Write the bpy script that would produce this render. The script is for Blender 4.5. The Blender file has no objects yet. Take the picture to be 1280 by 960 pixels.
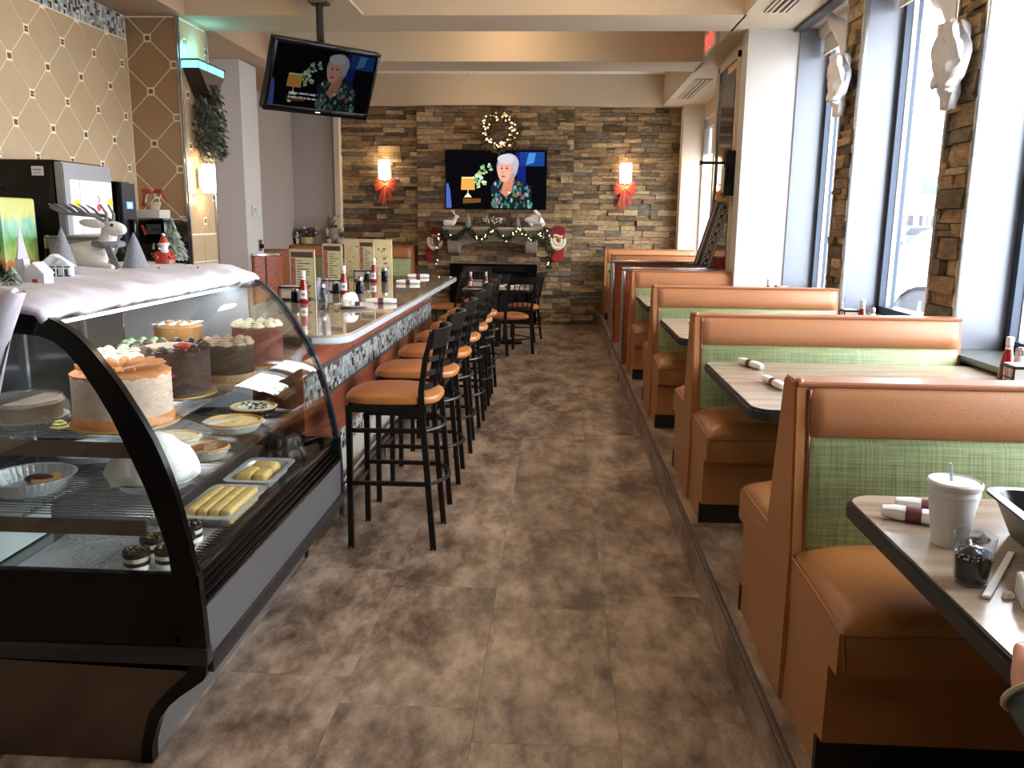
import bpy, bmesh, math, random
from mathutils import Vector, Matrix, noise
from math import sin, cos, pi, radians, sqrt
SC = bpy.context.scene
COL = SC.collection
random.seed(7)

# ---------------------------------------------------------------- camera
cd = bpy.data.cameras.new('camera'); cam = bpy.data.objects.new('camera', cd); COL.objects.link(cam)
cam.matrix_world = Matrix(((0.99839, -0.02174, 0.0524, 0), (0.05559, 0.19128, -0.97996, 0), (0.01128, 0.98129, 0.19218, 1.6), (0, 0, 0, 1)))
cd.sensor_fit = 'HORIZONTAL'; cd.sensor_width = 36.0; cd.lens = 1040 / 1280 * 36.0; cd.clip_start = .05; cd.clip_end = 400
SC.camera = cam
# ---------------------------------------------------------------- world
W = bpy.data.worlds.new('sky'); SC.world = W; W.use_nodes = True
wn = W.node_tree; wn.nodes.clear()
wo = wn.nodes.new('ShaderNodeOutputWorld'); wb = wn.nodes.new('ShaderNodeBackground')
wb.inputs[0].default_value = (.86, .93, 1, 1); wb.inputs[1].default_value = 11.5
wn.links.new(wb.outputs[0], wo.inputs[0])
VS = SC.view_settings
VS.view_transform = 'Standard'; VS.look = 'None'; VS.gamma = 1; VS.use_curve_mapping = False; VS.exposure = 0.62

# window light portals (they guide sampling of the sky, give no light)
def portal(x, y, z, sx, sz):
    l = bpy.data.lights.new('window_portal', 'AREA'); l.shape = 'RECTANGLE'; l.size = sx; l.size_y = sz; l.cycles.is_portal = True
    o = bpy.data.objects.new('window_portal', l); COL.objects.link(o); o.location = (x, y, z)
    o.rotation_euler = (0, radians(90), 0)
for y0, y1 in ((6.66, 7.95), (4.85, 6.3), (3.0, 4.5), (1.15, 2.65), (10.35, 12.8)):
    portal(2.52, (y0 + y1) / 2, 2.15, 2.4, y1 - y0)

# ---------------------------------------------------------------- materials
def lin(c):
    c = c / 255.0
    return c / 12.92 if c <= .04045 else ((c + .055) / 1.055) ** 2.4
def rgb(r, g, b): return (lin(r), lin(g), lin(b), 1)
MATS = {}
def mat(name, col, rough=.5, metal=0, var=0, vscale=8, bump=0, bscale=60, trans=0, coat=0, emit=None, estr=0, objvar=0, sheen=0, sss=0, stretch=None, alpha=1, ior=None):
    if name in MATS: return MATS[name]
    m = bpy.data.materials.new(name); m.use_nodes = True; nt = m.node_tree
    b = nt.nodes['Principled BSDF']; N = nt.nodes.new; L = nt.links.new
    b.inputs['Roughness'].default_value = rough; b.inputs['Metallic'].default_value = metal
    b.inputs['Base Color'].default_value = col
    b.inputs['Transmission Weight'].default_value = trans
    b.inputs['Coat Weight'].default_value = coat
    b.inputs['Alpha'].default_value = alpha
    if ior: b.inputs['IOR'].default_value = ior
    if sheen: b.inputs['Sheen Weight'].default_value = sheen
    if sss: b.inputs['Subsurface Weight'].default_value = sss; b.inputs['Subsurface Scale'].default_value = .02
    if emit: b.inputs['Emission Color'].default_value = emit; b.inputs['Emission Strength'].default_value = estr
    tc = N('ShaderNodeTexCoord'); vec = tc.outputs['Object']
    if stretch:
        mp = N('ShaderNodeMapping'); mp.inputs['Scale'].default_value = stretch; L(vec, mp.inputs[0]); vec = mp.outputs[0]
    src = None
    if var:
        n = N('ShaderNodeTexNoise'); n.inputs['Scale'].default_value = vscale; n.inputs['Detail'].default_value = 4; L(vec, n.inputs['Vector'])
        mr = N('ShaderNodeMapRange'); mr.inputs[1].default_value = .3; mr.inputs[2].default_value = .7; mr.inputs[3].default_value = 1 - var; mr.inputs[4].default_value = 1 + var
        L(n.outputs[0], mr.inputs[0]); src = mr.outputs[0]
    if objvar:
        oi = N('ShaderNodeObjectInfo'); mr = N('ShaderNodeMapRange'); mr.inputs[3].default_value = 1 - objvar; mr.inputs[4].default_value = 1 + objvar
        L(oi.outputs['Random'], mr.inputs[0])
        if src:
            mu = N('ShaderNodeMath'); mu.operation = 'MULTIPLY'; L(src, mu.inputs[0]); L(mr.outputs[0], mu.inputs[1]); src = mu.outputs[0]
        else: src = mr.outputs[0]
    if src:
        vm = N('ShaderNodeVectorMath'); vm.operation = 'SCALE'; vm.inputs[0].default_value = col[:3]; L(src, vm.inputs['Scale']); L(vm.outputs[0], b.inputs['Base Color'])
    if bump:
        n = N('ShaderNodeTexNoise'); n.inputs['Scale'].default_value = bscale; n.inputs['Detail'].default_value = 5; L(vec, n.inputs['Vector'])
        bp = N('ShaderNodeBump'); bp.inputs['Strength'].default_value = bump; bp.inputs['Distance'].default_value = .01
        L(n.outputs[0], bp.inputs['Height']); L(bp.outputs[0], b.inputs['Normal'])
    MATS[name] = m; return m
def emis(name, col, s):
    if name in MATS: return MATS[name]
    m = bpy.data.materials.new(name); m.use_nodes = True; nt = m.node_tree; nt.nodes.clear()
    o = nt.nodes.new('ShaderNodeOutputMaterial'); e = nt.nodes.new('ShaderNodeEmission'); e.inputs[0].default_value = col; e.inputs[1].default_value = s
    nt.links.new(e.outputs[0], o.inputs[0]); MATS[name] = m; return m
def thin_glass(name, tint=(1, 1, 1, 1), rough=0, add=0.0, haze=0.0):
    m = bpy.data.materials.new(name); m.use_nodes = True; nt = m.node_tree; nt.nodes.clear(); N = nt.nodes.new; L = nt.links.new
    o = N('ShaderNodeOutputMaterial'); t = N('ShaderNodeBsdfTransparent'); t.inputs[0].default_value = tint
    g = N('ShaderNodeBsdfGlossy'); g.inputs['Roughness'].default_value = rough
    f = N('ShaderNodeFresnel'); ge = N('ShaderNodeNewGeometry'); io = N('ShaderNodeMath'); io.operation = 'MULTIPLY_ADD'; io.inputs[1].default_value = -.8; io.inputs[2].default_value = 1.45; L(ge.outputs['Backfacing'], io.inputs[0]); L(io.outputs[0], f.inputs[0])
    mx = N('ShaderNodeMixShader'); a = N('ShaderNodeMath'); a.operation = 'ADD'; a.inputs[1].default_value = add; L(f.outputs[0], a.inputs[0])
    L(a.outputs[0], mx.inputs[0]); L(t.outputs[0], mx.inputs[1]); L(g.outputs[0], mx.inputs[2])
    last = mx.outputs[0]
    if haze:
        d = N('ShaderNodeBsdfDiffuse'); m2 = N('ShaderNodeMixShader'); m2.inputs[0].default_value = haze
        L(last, m2.inputs[1]); L(d.outputs[0], m2.inputs[2]); last = m2.outputs[0]
    L(last, o.inputs[0]); MATS[name] = m; return m

# mottled vinyl plank floor
def floor_mat():
    m = bpy.data.materials.new('vinyl_plank'); m.use_nodes = True; nt = m.node_tree; b = nt.nodes['Principled BSDF']; N = nt.nodes.new; L = nt.links.new
    g = N('ShaderNodeNewGeometry'); oi = N('ShaderNodeObjectInfo')
    mulv = N('ShaderNodeVectorMath'); mulv.operation = 'SCALE'; mulv.inputs[0].default_value = (.35, .2, .1); L(oi.outputs['Random'], mulv.inputs['Scale'])
    ad = N('ShaderNodeVectorMath'); L(g.outputs['Position'], ad.inputs[0]); L(mulv.outputs[0], ad.inputs[1])
    mp = N('ShaderNodeMapping'); mp.inputs['Scale'].default_value = (1, .5, 1); L(ad.outputs[0], mp.inputs[0])
    n1 = N('ShaderNodeTexNoise'); n1.inputs['Scale'].default_value = 4.6; n1.inputs['Detail'].default_value = 9; n1.inputs['Roughness'].default_value = .7; L(mp.outputs[0], n1.inputs[0])
    n2 = N('ShaderNodeTexNoise'); n2.inputs['Scale'].default_value = 22; n2.inputs['Detail'].default_value = 5; L(mp.outputs[0], n2.inputs[0])
    n3 = N('ShaderNodeTexNoise'); n3.inputs['Scale'].default_value = 170; L(ad.outputs[0], n3.inputs[0])
    mx = N('ShaderNodeMath'); mx.operation = 'MULTIPLY_ADD'; mx.inputs[1].default_value = .22; L(n2.outputs[0], mx.inputs[0]); L(n1.outputs[0], mx.inputs[2])
    m3 = N('ShaderNodeMath'); m3.operation = 'MULTIPLY_ADD'; m3.inputs[1].default_value = .1; L(n3.outputs[0], m3.inputs[0]); L(mx.outputs[0], m3.inputs[2])
    cr = N('ShaderNodeValToRGB'); e = cr.color_ramp.elements
    e[0].position = .53; e[0].color = rgb(84, 67, 56); e[1].position = .80; e[1].color = rgb(182, 159, 138)
    x = e.new(.61); x.color = rgb(120, 99, 83); x = e.new(.69); x.color = rgb(150, 127, 108)
    L(m3.outputs[0], cr.inputs[0]); L(cr.outputs[0], b.inputs['Base Color'])
    b.inputs['Roughness'].default_value = .36
    bp = N('ShaderNodeBump'); bp.inputs['Strength'].default_value = .12; bp.inputs['Distance'].default_value = .004; L(m3.outputs[0], bp.inputs['Height']); L(bp.outputs[0], b.inputs['Normal'])
    MATS['floor'] = m; return m
def weave_mat():
    m = bpy.data.materials.new('green_weave'); m.use_nodes = True; nt = m.node_tree; b = nt.nodes['Principled BSDF']; N = nt.nodes.new; L = nt.links.new
    tc = N('ShaderNodeTexCoord')
    def streak(sc):
        mp = N('ShaderNodeMapping'); mp.inputs['Scale'].default_value = sc; L(tc.outputs['Object'], mp.inputs[0])
        n = N('ShaderNodeTexNoise'); n.inputs['Scale'].default_value = 1; n.inputs['Detail'].default_value = 3; L(mp.outputs[0], n.inputs[0]); return n.outputs[0]
    a = streak((160, 1, 5)); c = streak((5, 1, 160))
    ad = N('ShaderNodeMath'); L(a, ad.inputs[0]); L(c, ad.inputs[1])
    cr = N('ShaderNodeValToRGB'); e = cr.color_ramp.elements
    e[0].position = .36; e[0].color = rgb(112, 125, 84); e[1].position = .66; e[1].color = rgb(172, 184, 134)
    hv = N('ShaderNodeMath'); hv.operation = 'MULTIPLY'; hv.inputs[1].default_value = .5; L(ad.outputs[0], hv.inputs[0]); L(hv.outputs[0], cr.inputs[0])
    L(cr.outputs[0], b.inputs['Base Color']); b.inputs['Roughness'].default_value = .55
    bp = N('ShaderNodeBump'); bp.inputs['Strength'].default_value = .3; bp.inputs['Distance'].default_value = .002; L(hv.outputs[0], bp.inputs['Height']); L(bp.outputs[0], b.inputs['Normal'])
    MATS['green'] = m; return m
def grain_mat(name, c0, c1, sc=(3, 40, 40), rough=.4, coat=0):
    m = bpy.data.materials.new(name); m.use_nodes = True; nt = m.node_tree; b = nt.nodes['Principled BSDF']; N = nt.nodes.new; L = nt.links.new
    tc = N('ShaderNodeTexCoord'); mp = N('ShaderNodeMapping'); mp.inputs['Scale'].default_value = sc; L(tc.outputs['Object'], mp.inputs[0])
    n = N('ShaderNodeTexNoise'); n.inputs['Scale'].default_value = 1; n.inputs['Detail'].default_value = 5; L(mp.outputs[0], n.inputs[0])
    cr = N('ShaderNodeValToRGB'); e = cr.color_ramp.elements; e[0].position = .35; e[0].color = c0; e[1].position = .65; e[1].color = c1
    L(n.outputs[0], cr.inputs[0]); L(cr.outputs[0], b.inputs['Base Color']); b.inputs['Roughness'].default_value = rough; b.inputs['Coat Weight'].default_value = coat
    MATS[name] = m; return m
M_FLOOR = floor_mat(); M_GREEN = weave_mat()
M_WOOD = grain_mat('cherry_wood', rgb(140, 72, 48), rgb(172, 94, 66), (30, 2, 30), .35)
M_TABLE = grain_mat('table_laminate', rgb(150, 132, 114), rgb(176, 160, 142), (3, 26, 26), .22)
M_TAN = mat('tan_vinyl', rgb(162, 106, 60), .36, var=.06, vscale=5, bump=.12, bscale=220)
M_TANB = mat('tan_vinyl_back', rgb(170, 114, 76), .35, var=.05, vscale=5, bump=.12, bscale=220)
M_PIPE = mat('piping', rgb(150, 92, 58), .4)
M_SEAT = mat('stool_vinyl', rgb(178, 112, 60), .34, var=.05, vscale=6, bump=.08, bscale=260)
M_BLK = mat('black_metal', rgb(30, 27, 26), .32, .35)
M_KICK = mat('black_kick', rgb(14, 13, 13), .5)
M_EDGE = mat('black_edge', rgb(30, 28, 28), .35)
M_CEIL = mat('ceiling_paint', rgb(186, 168, 144), .75, var=.02, vscale=2)
M_WHITE = mat('white_paint', rgb(190, 185, 180), .6, var=.02, vscale=2)
M_BEIGE = mat('beige_paint', rgb(206, 190, 168), .65, var=.02, vscale=2)
M_GREY = mat('grey_paint', rgb(158, 148, 143), .7, var=.02, vscale=2)
M_GREY2 = mat('light_grey_paint', rgb(176, 168, 162), .7, var=.02, vscale=2)
M_ALU = mat('brushed_aluminium', rgb(196, 198, 202), .22, .9, var=.04, vscale=3, stretch=(1, 1, 30))
M_JAMB = mat('jamb_panel', rgb(128, 132, 142), .3, .25)
M_STEEL = mat('steel', rgb(190, 190, 190), .25, 1)
M_FRAME = mat('window_frame_metal', rgb(58, 68, 84), .35, .3)
M_GROUT = mat('white_grout', rgb(240, 230, 210), .7)
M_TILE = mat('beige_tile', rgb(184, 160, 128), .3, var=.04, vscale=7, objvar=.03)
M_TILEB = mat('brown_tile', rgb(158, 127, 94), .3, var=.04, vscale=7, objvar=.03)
MOS = [mat('mosaic_' + n, c, .18, var=.1, vscale=40) for n, c in (('grey', rgb(150, 150, 146)), ('dark', rgb(62, 60, 58)), ('pale', rgb(206, 208, 204)), ('taupe', rgb(112, 100, 90)), ('silver', rgb(170, 178, 178)))]
STONE = [mat('stone_' + n, c, .88, var=.38, vscale=14, bump=1.0, bscale=45, stretch=(1, 1, 2.2)) for n, c in
         (('tan', rgb(142, 116, 84)), ('buff', rgb(158, 132, 96)), ('brown', rgb(116, 93, 68)), ('grey', rgb(108, 97, 82)), ('dark', rgb(88, 72, 52)), ('sand', rgb(166, 144, 108)))]
M_GLASS = thin_glass('window_glass'); M_CGLASS = thin_glass('display_glass', (.97, .99, .98, 1), 0, .0)
M_CUP = thin_glass('clear_plastic', (.93, .95, .97, 1), .03, .0, .0)
M_WHT = mat('white_matte', rgb(216, 214, 212), .6)
M_PAPER = mat('paper_napkin', rgb(240, 238, 236), .8, bump=.2, bscale=80)
M_FOIL = mat('foil', rgb(220, 222, 226), .3, .45, bump=.5, bscale=120)
M_SNOW = mat('cotton', rgb(206, 202, 212), .95, bump=.35, bscale=18, sss=.2)
M_BLACKG = mat('black_gloss', rgb(8, 8, 9), .16)
M_BLACKG.node_tree.nodes['Principled BSDF'].inputs['Specular IOR Level'].default_value = .25
M_CHROME = mat('chrome', rgb(210, 212, 215), .08, 1)
M_RED = mat('red_fabric', rgb(150, 26, 30), .8, bump=.3, bscale=150)
M_RIB = mat('red_ribbon', rgb(160, 56, 42), .5)
M_GOLD = mat('gold', rgb(212, 170, 96), .35, .6)
M_NEEDLE = mat('pine_needles', rgb(52, 66, 42), .8, var=.4, vscale=30)
M_FROST = mat('frosted_needles', rgb(176, 186, 174), .8, var=.5, vscale=40)
M_KETCH = mat('ketchup', rgb(128, 22, 16), .12)
M_BULB = emis('fairy_bulb', (1, .74, .38, 1), 4)

# ---------------------------------------------------------------- mesh helpers
def bmn(): return bmesh.new()
def merge(bm, b2, M=None, mi=None):
    if M is not None: bmesh.ops.transform(b2, matrix=M, verts=b2.verts)
    mp = {}
    for v in b2.verts: mp[v] = bm.verts.new(v.co)
    for f in b2.faces:
        try:
            nf = bm.faces.new([mp[v] for v in f.verts]); nf.material_index = mi if mi is not None else f.material_index
        except ValueError: pass
    b2.free()
def box(bm, x0, x1, y0, y1, z0, z1, r=0, seg=2, mi=0, M=None):
    b = bmn(); vs = [b.verts.new((x, y, z)) for x in (x0, x1) for y in (y0, y1) for z in (z0, z1)]
    for q in ((0, 1, 3, 2), (4, 6, 7, 5), (0, 4, 5, 1), (2, 3, 7, 6), (0, 2, 6, 4), (1, 5, 7, 3)): b.faces.new([vs[i] for i in q])
    if r: bmesh.ops.bevel(b, geom=b.edges[:], offset=r, segments=seg, affect='EDGES', profile=.5)
    merge(bm, b, M, mi); return bm
def B(*a, **k): return box(bmn(), *a, **k)
def lathe(bm, prof, n=24, c=(0, 0, 0), axis='z', mi=0, cap=True, M=None, ripple=None):
    b = bmn(); rings = []
    for r, z in prof:
        ring = []
        for i in range(n):
            a = 2 * pi * i / n; rr = r * (1 + (ripple[0] * sin(ripple[1] * a + .9) if ripple else 0))
            ring.append(b.verts.new((rr * cos(a), rr * sin(a), z)))
        rings.append(ring)
    for k in range(len(rings) - 1):
        for i in range(n): b.faces.new((rings[k][i], rings[k][(i + 1) % n], rings[k + 1][(i + 1) % n], rings[k + 1][i]))
    if cap:
        if prof[0][0] > 1e-4: b.faces.new(rings[0][::-1])
        if prof[-1][0] > 1e-4: b.faces.new(rings[-1])
    T = Matrix.Translation(c)
    if axis == 'x': T = T @ Matrix.Rotation(pi / 2, 4, 'Y')
    if axis == 'y': T = T @ Matrix.Rotation(-pi / 2, 4, 'X')
    bmesh.ops.remove_doubles(b, verts=b.verts, dist=1e-5)
    merge(bm, b, (M @ T) if M is not None else T, mi); return bm
def prism(bm, pts, a0, a1, axis='y', mi=0, M=None, r=0):
    """polygon pts (two coords) extruded along an axis from a0 to a1"""
    b = bmn()
    def P(p, a):
        if axis == 'y': return (p[0], a, p[1])
        if axis == 'x': return (a, p[0], p[1])
        return (p[0], p[1], a)
    A = [b.verts.new(P(p, a0)) for p in pts]; Bv = [b.verts.new(P(p, a1)) for p in pts]; n = len(pts)
    b.faces.new(A[::-1]); b.faces.new(Bv)
    for i in range(n): b.faces.new((A[i], A[(i + 1) % n], Bv[(i + 1) % n], Bv[i]))
    bmesh.ops.recalc_face_normals(b, faces=b.faces)
    if r: bmesh.ops.bevel(b, geom=[e for e in b.edges if abs(Vector(e.verts[0].co - e.verts[1].co).normalized()['xyz'.index(axis)]) < .5], offset=r, segments=2, affect='EDGES')
    merge(bm, b, M, mi); return bm
def tube(bm, pts, r, n=8, mi=0, closed=False, sq=False, up=None, cap=True, ry=None):
    """sweep a circle (or square) along pts; r number or list"""
    pts = [Vector(p) for p in pts]; N = len(pts); rr = r if isinstance(r, (list, tuple)) else [r] * N
    k = 4 if sq else n; rings = []; prev = None
    for i, p in enumerate(pts):
        if closed: t = pts[(i + 1) % N] - pts[i - 1]
        else: t = pts[min(i + 1, N - 1)] - pts[max(i - 1, 0)]
        t.normalize()
        if prev is None:
            ref = Vector(up) if up else (Vector((0, 0, 1)) if abs(t.z) < .9 else Vector((0, 1, 0)))
        else: ref = prev
        s = (ref - t * ref.dot(t)); s = s.normalized() if s.length > 1e-6 else t.orthogonal().normalized(); prev = s; q = t.cross(s)
        ring = []
        for j in range(k):
            a = 2 * pi * j / k + (pi / 4 if sq else 0); R = rr[i] * (sqrt(2) if sq else 1); R2 = R * (ry if ry else 1)
            ring.append(bm.verts.new(p + s * cos(a) * R + q * sin(a) * R2))
        rings.append(ring)
    for i in range(N if closed else N - 1):
        a, b = rings[i], rings[(i + 1) % N]
        for j in range(k):
            f = bm.faces.new((a[j], a[(j + 1) % k], b[(j + 1) % k], b[j])); f.material_index = mi
    if cap and not closed:
        f = bm.faces.new(rings[0][::-1]); f.material_index = mi; f = bm.faces.new(rings[-1]); f.material_index = mi
    return bm
def ball(bm, c, r, seg=10, rings=7, mi=0, rot=None):
    if not isinstance(r, (tuple, list)): r = (r, r, r)
    M = Matrix.Translation(c)
    if rot: M = M @ Matrix.Rotation(rot[0], 4, 'Z') @ Matrix.Rotation(rot[1], 4, 'X') @ Matrix.Rotation(rot[2] if len(rot) > 2 else 0, 4, 'Y')
    M = M @ Matrix.Diagonal((r[0], r[1], r[2], 1))
    return lathe(bm, [(sin(pi * i / rings), -cos(pi * i / rings)) for i in range(rings + 1)], seg, mi=mi, M=M, cap=False)
def O(name, bm, m, parent=None, loc=None, rot=None, smooth=40, label=None, kind=None, scale=None):
    me = bpy.data.meshes.new(name)
    bmesh.ops.recalc_face_normals(bm, faces=bm.faces); bm.to_mesh(me); bm.free()
    for k in (m if isinstance(m, (list, tuple)) else [m]): me.materials.append(k)
    if smooth: me.shade_smooth(); me.set_sharp_from_angle(angle=radians(smooth))
    o = bpy.data.objects.new(name, me); COL.objects.link(o)
    if parent: o.parent = parent
    if loc: o.location = loc
    if rot: o.rotation_euler = rot
    if scale: o.scale = scale
    if label: o['label'] = label
    if kind: o['kind'] = kind
    return o
def tag(o, label, cat, group=None):
    o['label'] = label; o['category'] = cat
    if group: o['group'] = group
    return o
def thing(name, label, cat, loc=(0, 0, 0), rz=0, group=None):
    o = bpy.data.objects.new(name, None); COL.objects.link(o); o.empty_display_size = .1
    o.location = loc; o.rotation_euler = (0, 0, rz) if not isinstance(rz, tuple) else rz
    return tag(o, label, cat, group)
def S(name, bm, m, parent=None, smooth=30):
    o = O(name, bm, m, parent, smooth=smooth)
    if not parent: o['kind'] = 'structure'
    return o
def dup(root, loc=None, rz=None, label=None, group=None):
    kids = {}
    def cp(o, par):
        c = o.copy(); COL.objects.link(c)
        if par: c.parent = par
        for ch in KIDS(o): cp(ch, c)
        return c
    r = cp(root, None)
    if loc is not None: r.location = loc
    if rz is not None: r.rotation_euler = (0, 0, rz)
    if label: r['label'] = label
    if group: r['group'] = group
    return r
def KIDS(o): return [c for c in COL.objects if c.parent == o]
def inst(src, name, parent, loc, rot=None, scale=None, m=None):
    c = src.copy(); c.name = name; COL.objects.link(c); c.parent = parent; c.location = loc
    if rot is not None: c.rotation_euler = rot
    if scale: c.scale = scale
    return c
def meshob(name, verts, faces, m, parent=None, kind=None, mi=None, smooth=0):
    me = bpy.data.meshes.new(name); me.from_pydata(verts, [], faces)
    for k in (m if isinstance(m, (list, tuple)) else [m]): me.materials.append(k)
    if mi:
        me.polygons.foreach_set('material_index', mi)
    me.update()
    if smooth: me.shade_smooth(); me.set_sharp_from_angle(angle=radians(smooth))
    o = bpy.data.objects.new(name, me); COL.objects.link(o)
    if parent: o.parent = parent
    if kind: o['kind'] = kind
    return o
CUBEF = [(0, 1, 3, 2), (4, 6, 7, 5), (0, 4, 5, 1), (2, 3, 7, 6), (0, 2, 6, 4), (1, 5, 7, 3)]
def clip(poly, a, b, keep_ge=True):
    """clip polygon by coordinate a (0/1) vs value b"""
    out = []; n = len(poly); s = 1 if keep_ge else -1
    for i in range(n):
        p, q = poly[i], poly[(i + 1) % n]; dp, dq = s * (p[a] - b), s * (q[a] - b)
        if dp >= 0: out.append(p)
        if (dp > 0 and dq < 0) or (dp < 0 and dq > 0):
            t = dp / (dp - dq); out.append((p[0] + t * (q[0] - p[0]), p[1] + t * (q[1] - p[1])))
    return out
def text(name, s, size, m, parent, loc, rot, ext=.0005, align='LEFT'):
    cu = bpy.data.curves.new(name, 'FONT'); cu.body = s; cu.size = size; cu.extrude = ext; cu.align_x = align; cu.resolution_u = 3
    o = bpy.data.objects.new(name, cu); COL.objects.link(o); dg = bpy.context.evaluated_depsgraph_get(); me = bpy.data.meshes.new_from_object(o.evaluated_get(dg)); bpy.data.objects.remove(o)
    me.materials.clear(); me.materials.append(m); o = bpy.data.objects.new(name, me); COL.objects.link(o)
    if parent: o.parent = parent
    o.location = loc; o.rotation_euler = rot; return o
# ================================================================ STRUCTURE
XR = 2.1     # room face of the window piers
floor = S('floor', B(-5.2, 3.0, -2.6, 13.4, -.12, -.012), mat('floor_screed', rgb(58, 46, 38), .7))
def planks(parent, x0, x1, y0, y1, z, offs, phase=.225):
    w, l, g = .4655, .93, .0005
    k0 = math.floor((x0 - phase) / w)
    for k in range(k0, k0 + int((x1 - x0) / w) + 3):
        a, b = max(phase + k * w, x0), min(phase + (k + 1) * w, x1)
        if b - a < .02: continue
        off = offs.get(k, random.random() * l)
        j0 = math.floor((y0 - off) / l)
        for j in range(j0, j0 + int((y1 - y0) / l) + 3):
            c, d = max(off + j * l, y0), min(off + (j + 1) * l, y1)
            if d - c < .02: continue
            meshob('plank', [(x, y, zz) for x in (a + g, b - g) for y in (c + g, d - g) for zz in (z - .010, z - random.random() * .0002)], CUBEF, M_FLOOR, parent)
planks(floor, -3.3, .648, .9, 13.2, 0, {-2: .65, -1: 1.4, 0: 1.56})
S('floor_filler', B(-5.2, -3.301, -2.5, 13.2, -.012, 0), M_FLOOR).name = 'trim_1'
S('trim_2', B(-3.3, .648, -2.5, .899, -.012, -.0005), M_FLOOR)
plat = S('trim_3', B(.66, 2.6, -2.5, 13.2, -.01, .158), mat('platform_core', rgb(58, 46, 38), .7))
planks(plat, .655, 2.3, 1.2, 13.2, .17, {}, .655)
for j in range(13):
    S('riser_plank', B(.648, .66, .95 + j * .95 + .001, .95 + (j + 1) * .95 - .001, 0, .1585), M_FLOOR, plat)
S('trim_4', B(.646, .668, -2.5, 13.0, .158, .1725, r=.003), mat('nosing', rgb(74, 62, 54), .5))

ceil = S('ceiling', B(-5.2, 3.0, -2.6, 13.4, 3.745, 3.85), mat('ceiling_tile_white', rgb(226, 222, 214), .8))
for k in range(12):
    x = -3.2 + k * .61
    if x < 1.5: S('ceiling_grid', B(x, x + .02, 10.12, 13.0, 3.735, 3.75), M_WHT, ceil)
for n, y0, y1 in ((1, 7.45, 8.06), (2, 9.52, 10.11), (3, 12.98, 13.22), (4, 4.3, 4.9), (5, 1.1, 1.7)):
    S('ceiling_beam', B(-3.25, 1.52, y0, y1, 3.3, 3.748), M_CEIL, ceil)
sr = S('soffit_right', B(1.5, 3.0, -2.5, 13.2, 3.3, 3.749), M_CEIL, ceil)
S('soffit_left', B(-5.2, -3.25, -2.5, 13.2, 3.3, 3.749), mat('soffit_brown', rgb(178, 150, 124), .75), ceil)
S('wall_back', B(-5.2, 3.0, -2.7, -2.5, 0, 3.75), mat('back_wall_brown', rgb(110, 90, 74), .8))
S('wall_left', B(-5.3, -4.14, 8.0, 13.4, 0, 3.3), M_GREY)
# ---------- stone walls
def stones(parent, x0, x1, z0, z1, depth_fn, place, ncap, rows=(.05, .095), lens=(.11, .42), excl=()):
    """lay courses; each stone a box proud of the wall. place(u,v,d)->xyz"""
    L = []; z = z0; rnd = random.Random(int(x0 * 100) + 5)
    while z < z1 - .01:
        h = min(rnd.uniform(*rows), z1 - z)
        if z1 - (z + h) < .03: h = z1 - z
        x = x0
        while x < x1 - .005:
            w = rnd.uniform(*lens)
            if x1 - (x + w) < lens[0] * .6: w = x1 - x
            if rnd.random() < .28 and h > .07:
                L.append((x, x + w, z, z + h * .52)); L.append((x, x + w, z + h * .52, z + h))
            else: L.append((x, x + w, z, z + h))
            x += w
        z += h
    L = [s for s in L if not any(s[0] > e[0] and s[1] < e[1] and s[2] > e[2] and s[3] < e[3] for e in excl)]
    L.sort(key=lambda s: -(s[1] - s[0]) * (s[3] - s[2]))
    V, F, MI = [], [], []
    for i, (a, b, c, d) in enumerate(L):
        g = .0025; base = depth_fn((a + b) / 2); p = rnd.uniform(.01, .055)
        vs = []
        for u in (a + g, b - g):
            for t in (base - .01, None):
                for v in (c + g, d - g):
                    dd = t if t is not None else base + p + rnd.uniform(-.011, .011)
                    vs.append(place(u, v, dd))
        m = rnd.choices(range(6), (5, 3, 5, 3, 2, 2))[0]
        if i < ncap: meshob('stone', vs, CUBEF, STONE[m], parent)
        else:
            o = len(V); V += vs; F += [tuple(k + o for k in f) for f in CUBEF]; MI += [m] * 6
    if V: meshob('stone', V, F, STONE, parent, 'stuff', MI)
wf = S('wall_far', B(-3.4, 1.9, 13.2, 13.4, 0, 3.3), mat('mortar', rgb(52, 42, 34), .9))
S('chimney_breast', B(-2.2, .2, 13.13, 13.2, 0, 3.3), MATS['mortar'], wf)
EX = ((-1.8, -.2, .98, 1.5), (-1.72, -.3, .06, .95))
dfn = lambda x: .07 if -2.2 < x < .2 else 0.0
segs = ((-3.4, -2.2, 60), (-2.2, .2, 150), (.2, 1.88, 90))
for a, b, n in segs: stones(wf, a, b, 0, 3.3, dfn, lambda u, v, d: (u, 13.2 - d, v), n, excl=EX[1:])
S('wall_far_left', B(-5.2, -3.4, 13.1, 13.4, 0, 3.3), M_GREY2)
bpy.data.objects['wall_far_left'].name = 'wall_back_left'
S('trim_5', B(-3.47, -3.39, 13.02, 13.2, 0, 3.3), M_BEIGE)
S('wall_column', B(1.8, 2.47, 12.9, 13.4, 0, 3.3), M_BEIGE).name = 'wall_far_right'
# grey column behind the counter; its window side painted white for daylight
pil = S('wall_pillar', B(-5.2, -3.53, 9.4, 9.92, 0, 3.3), [M_GREY, M_WHITE])
for p in pil.data.polygons:
    if p.normal.x > .5: p.material_index = 1
pil.name = 'wall_left_pillar'
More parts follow.
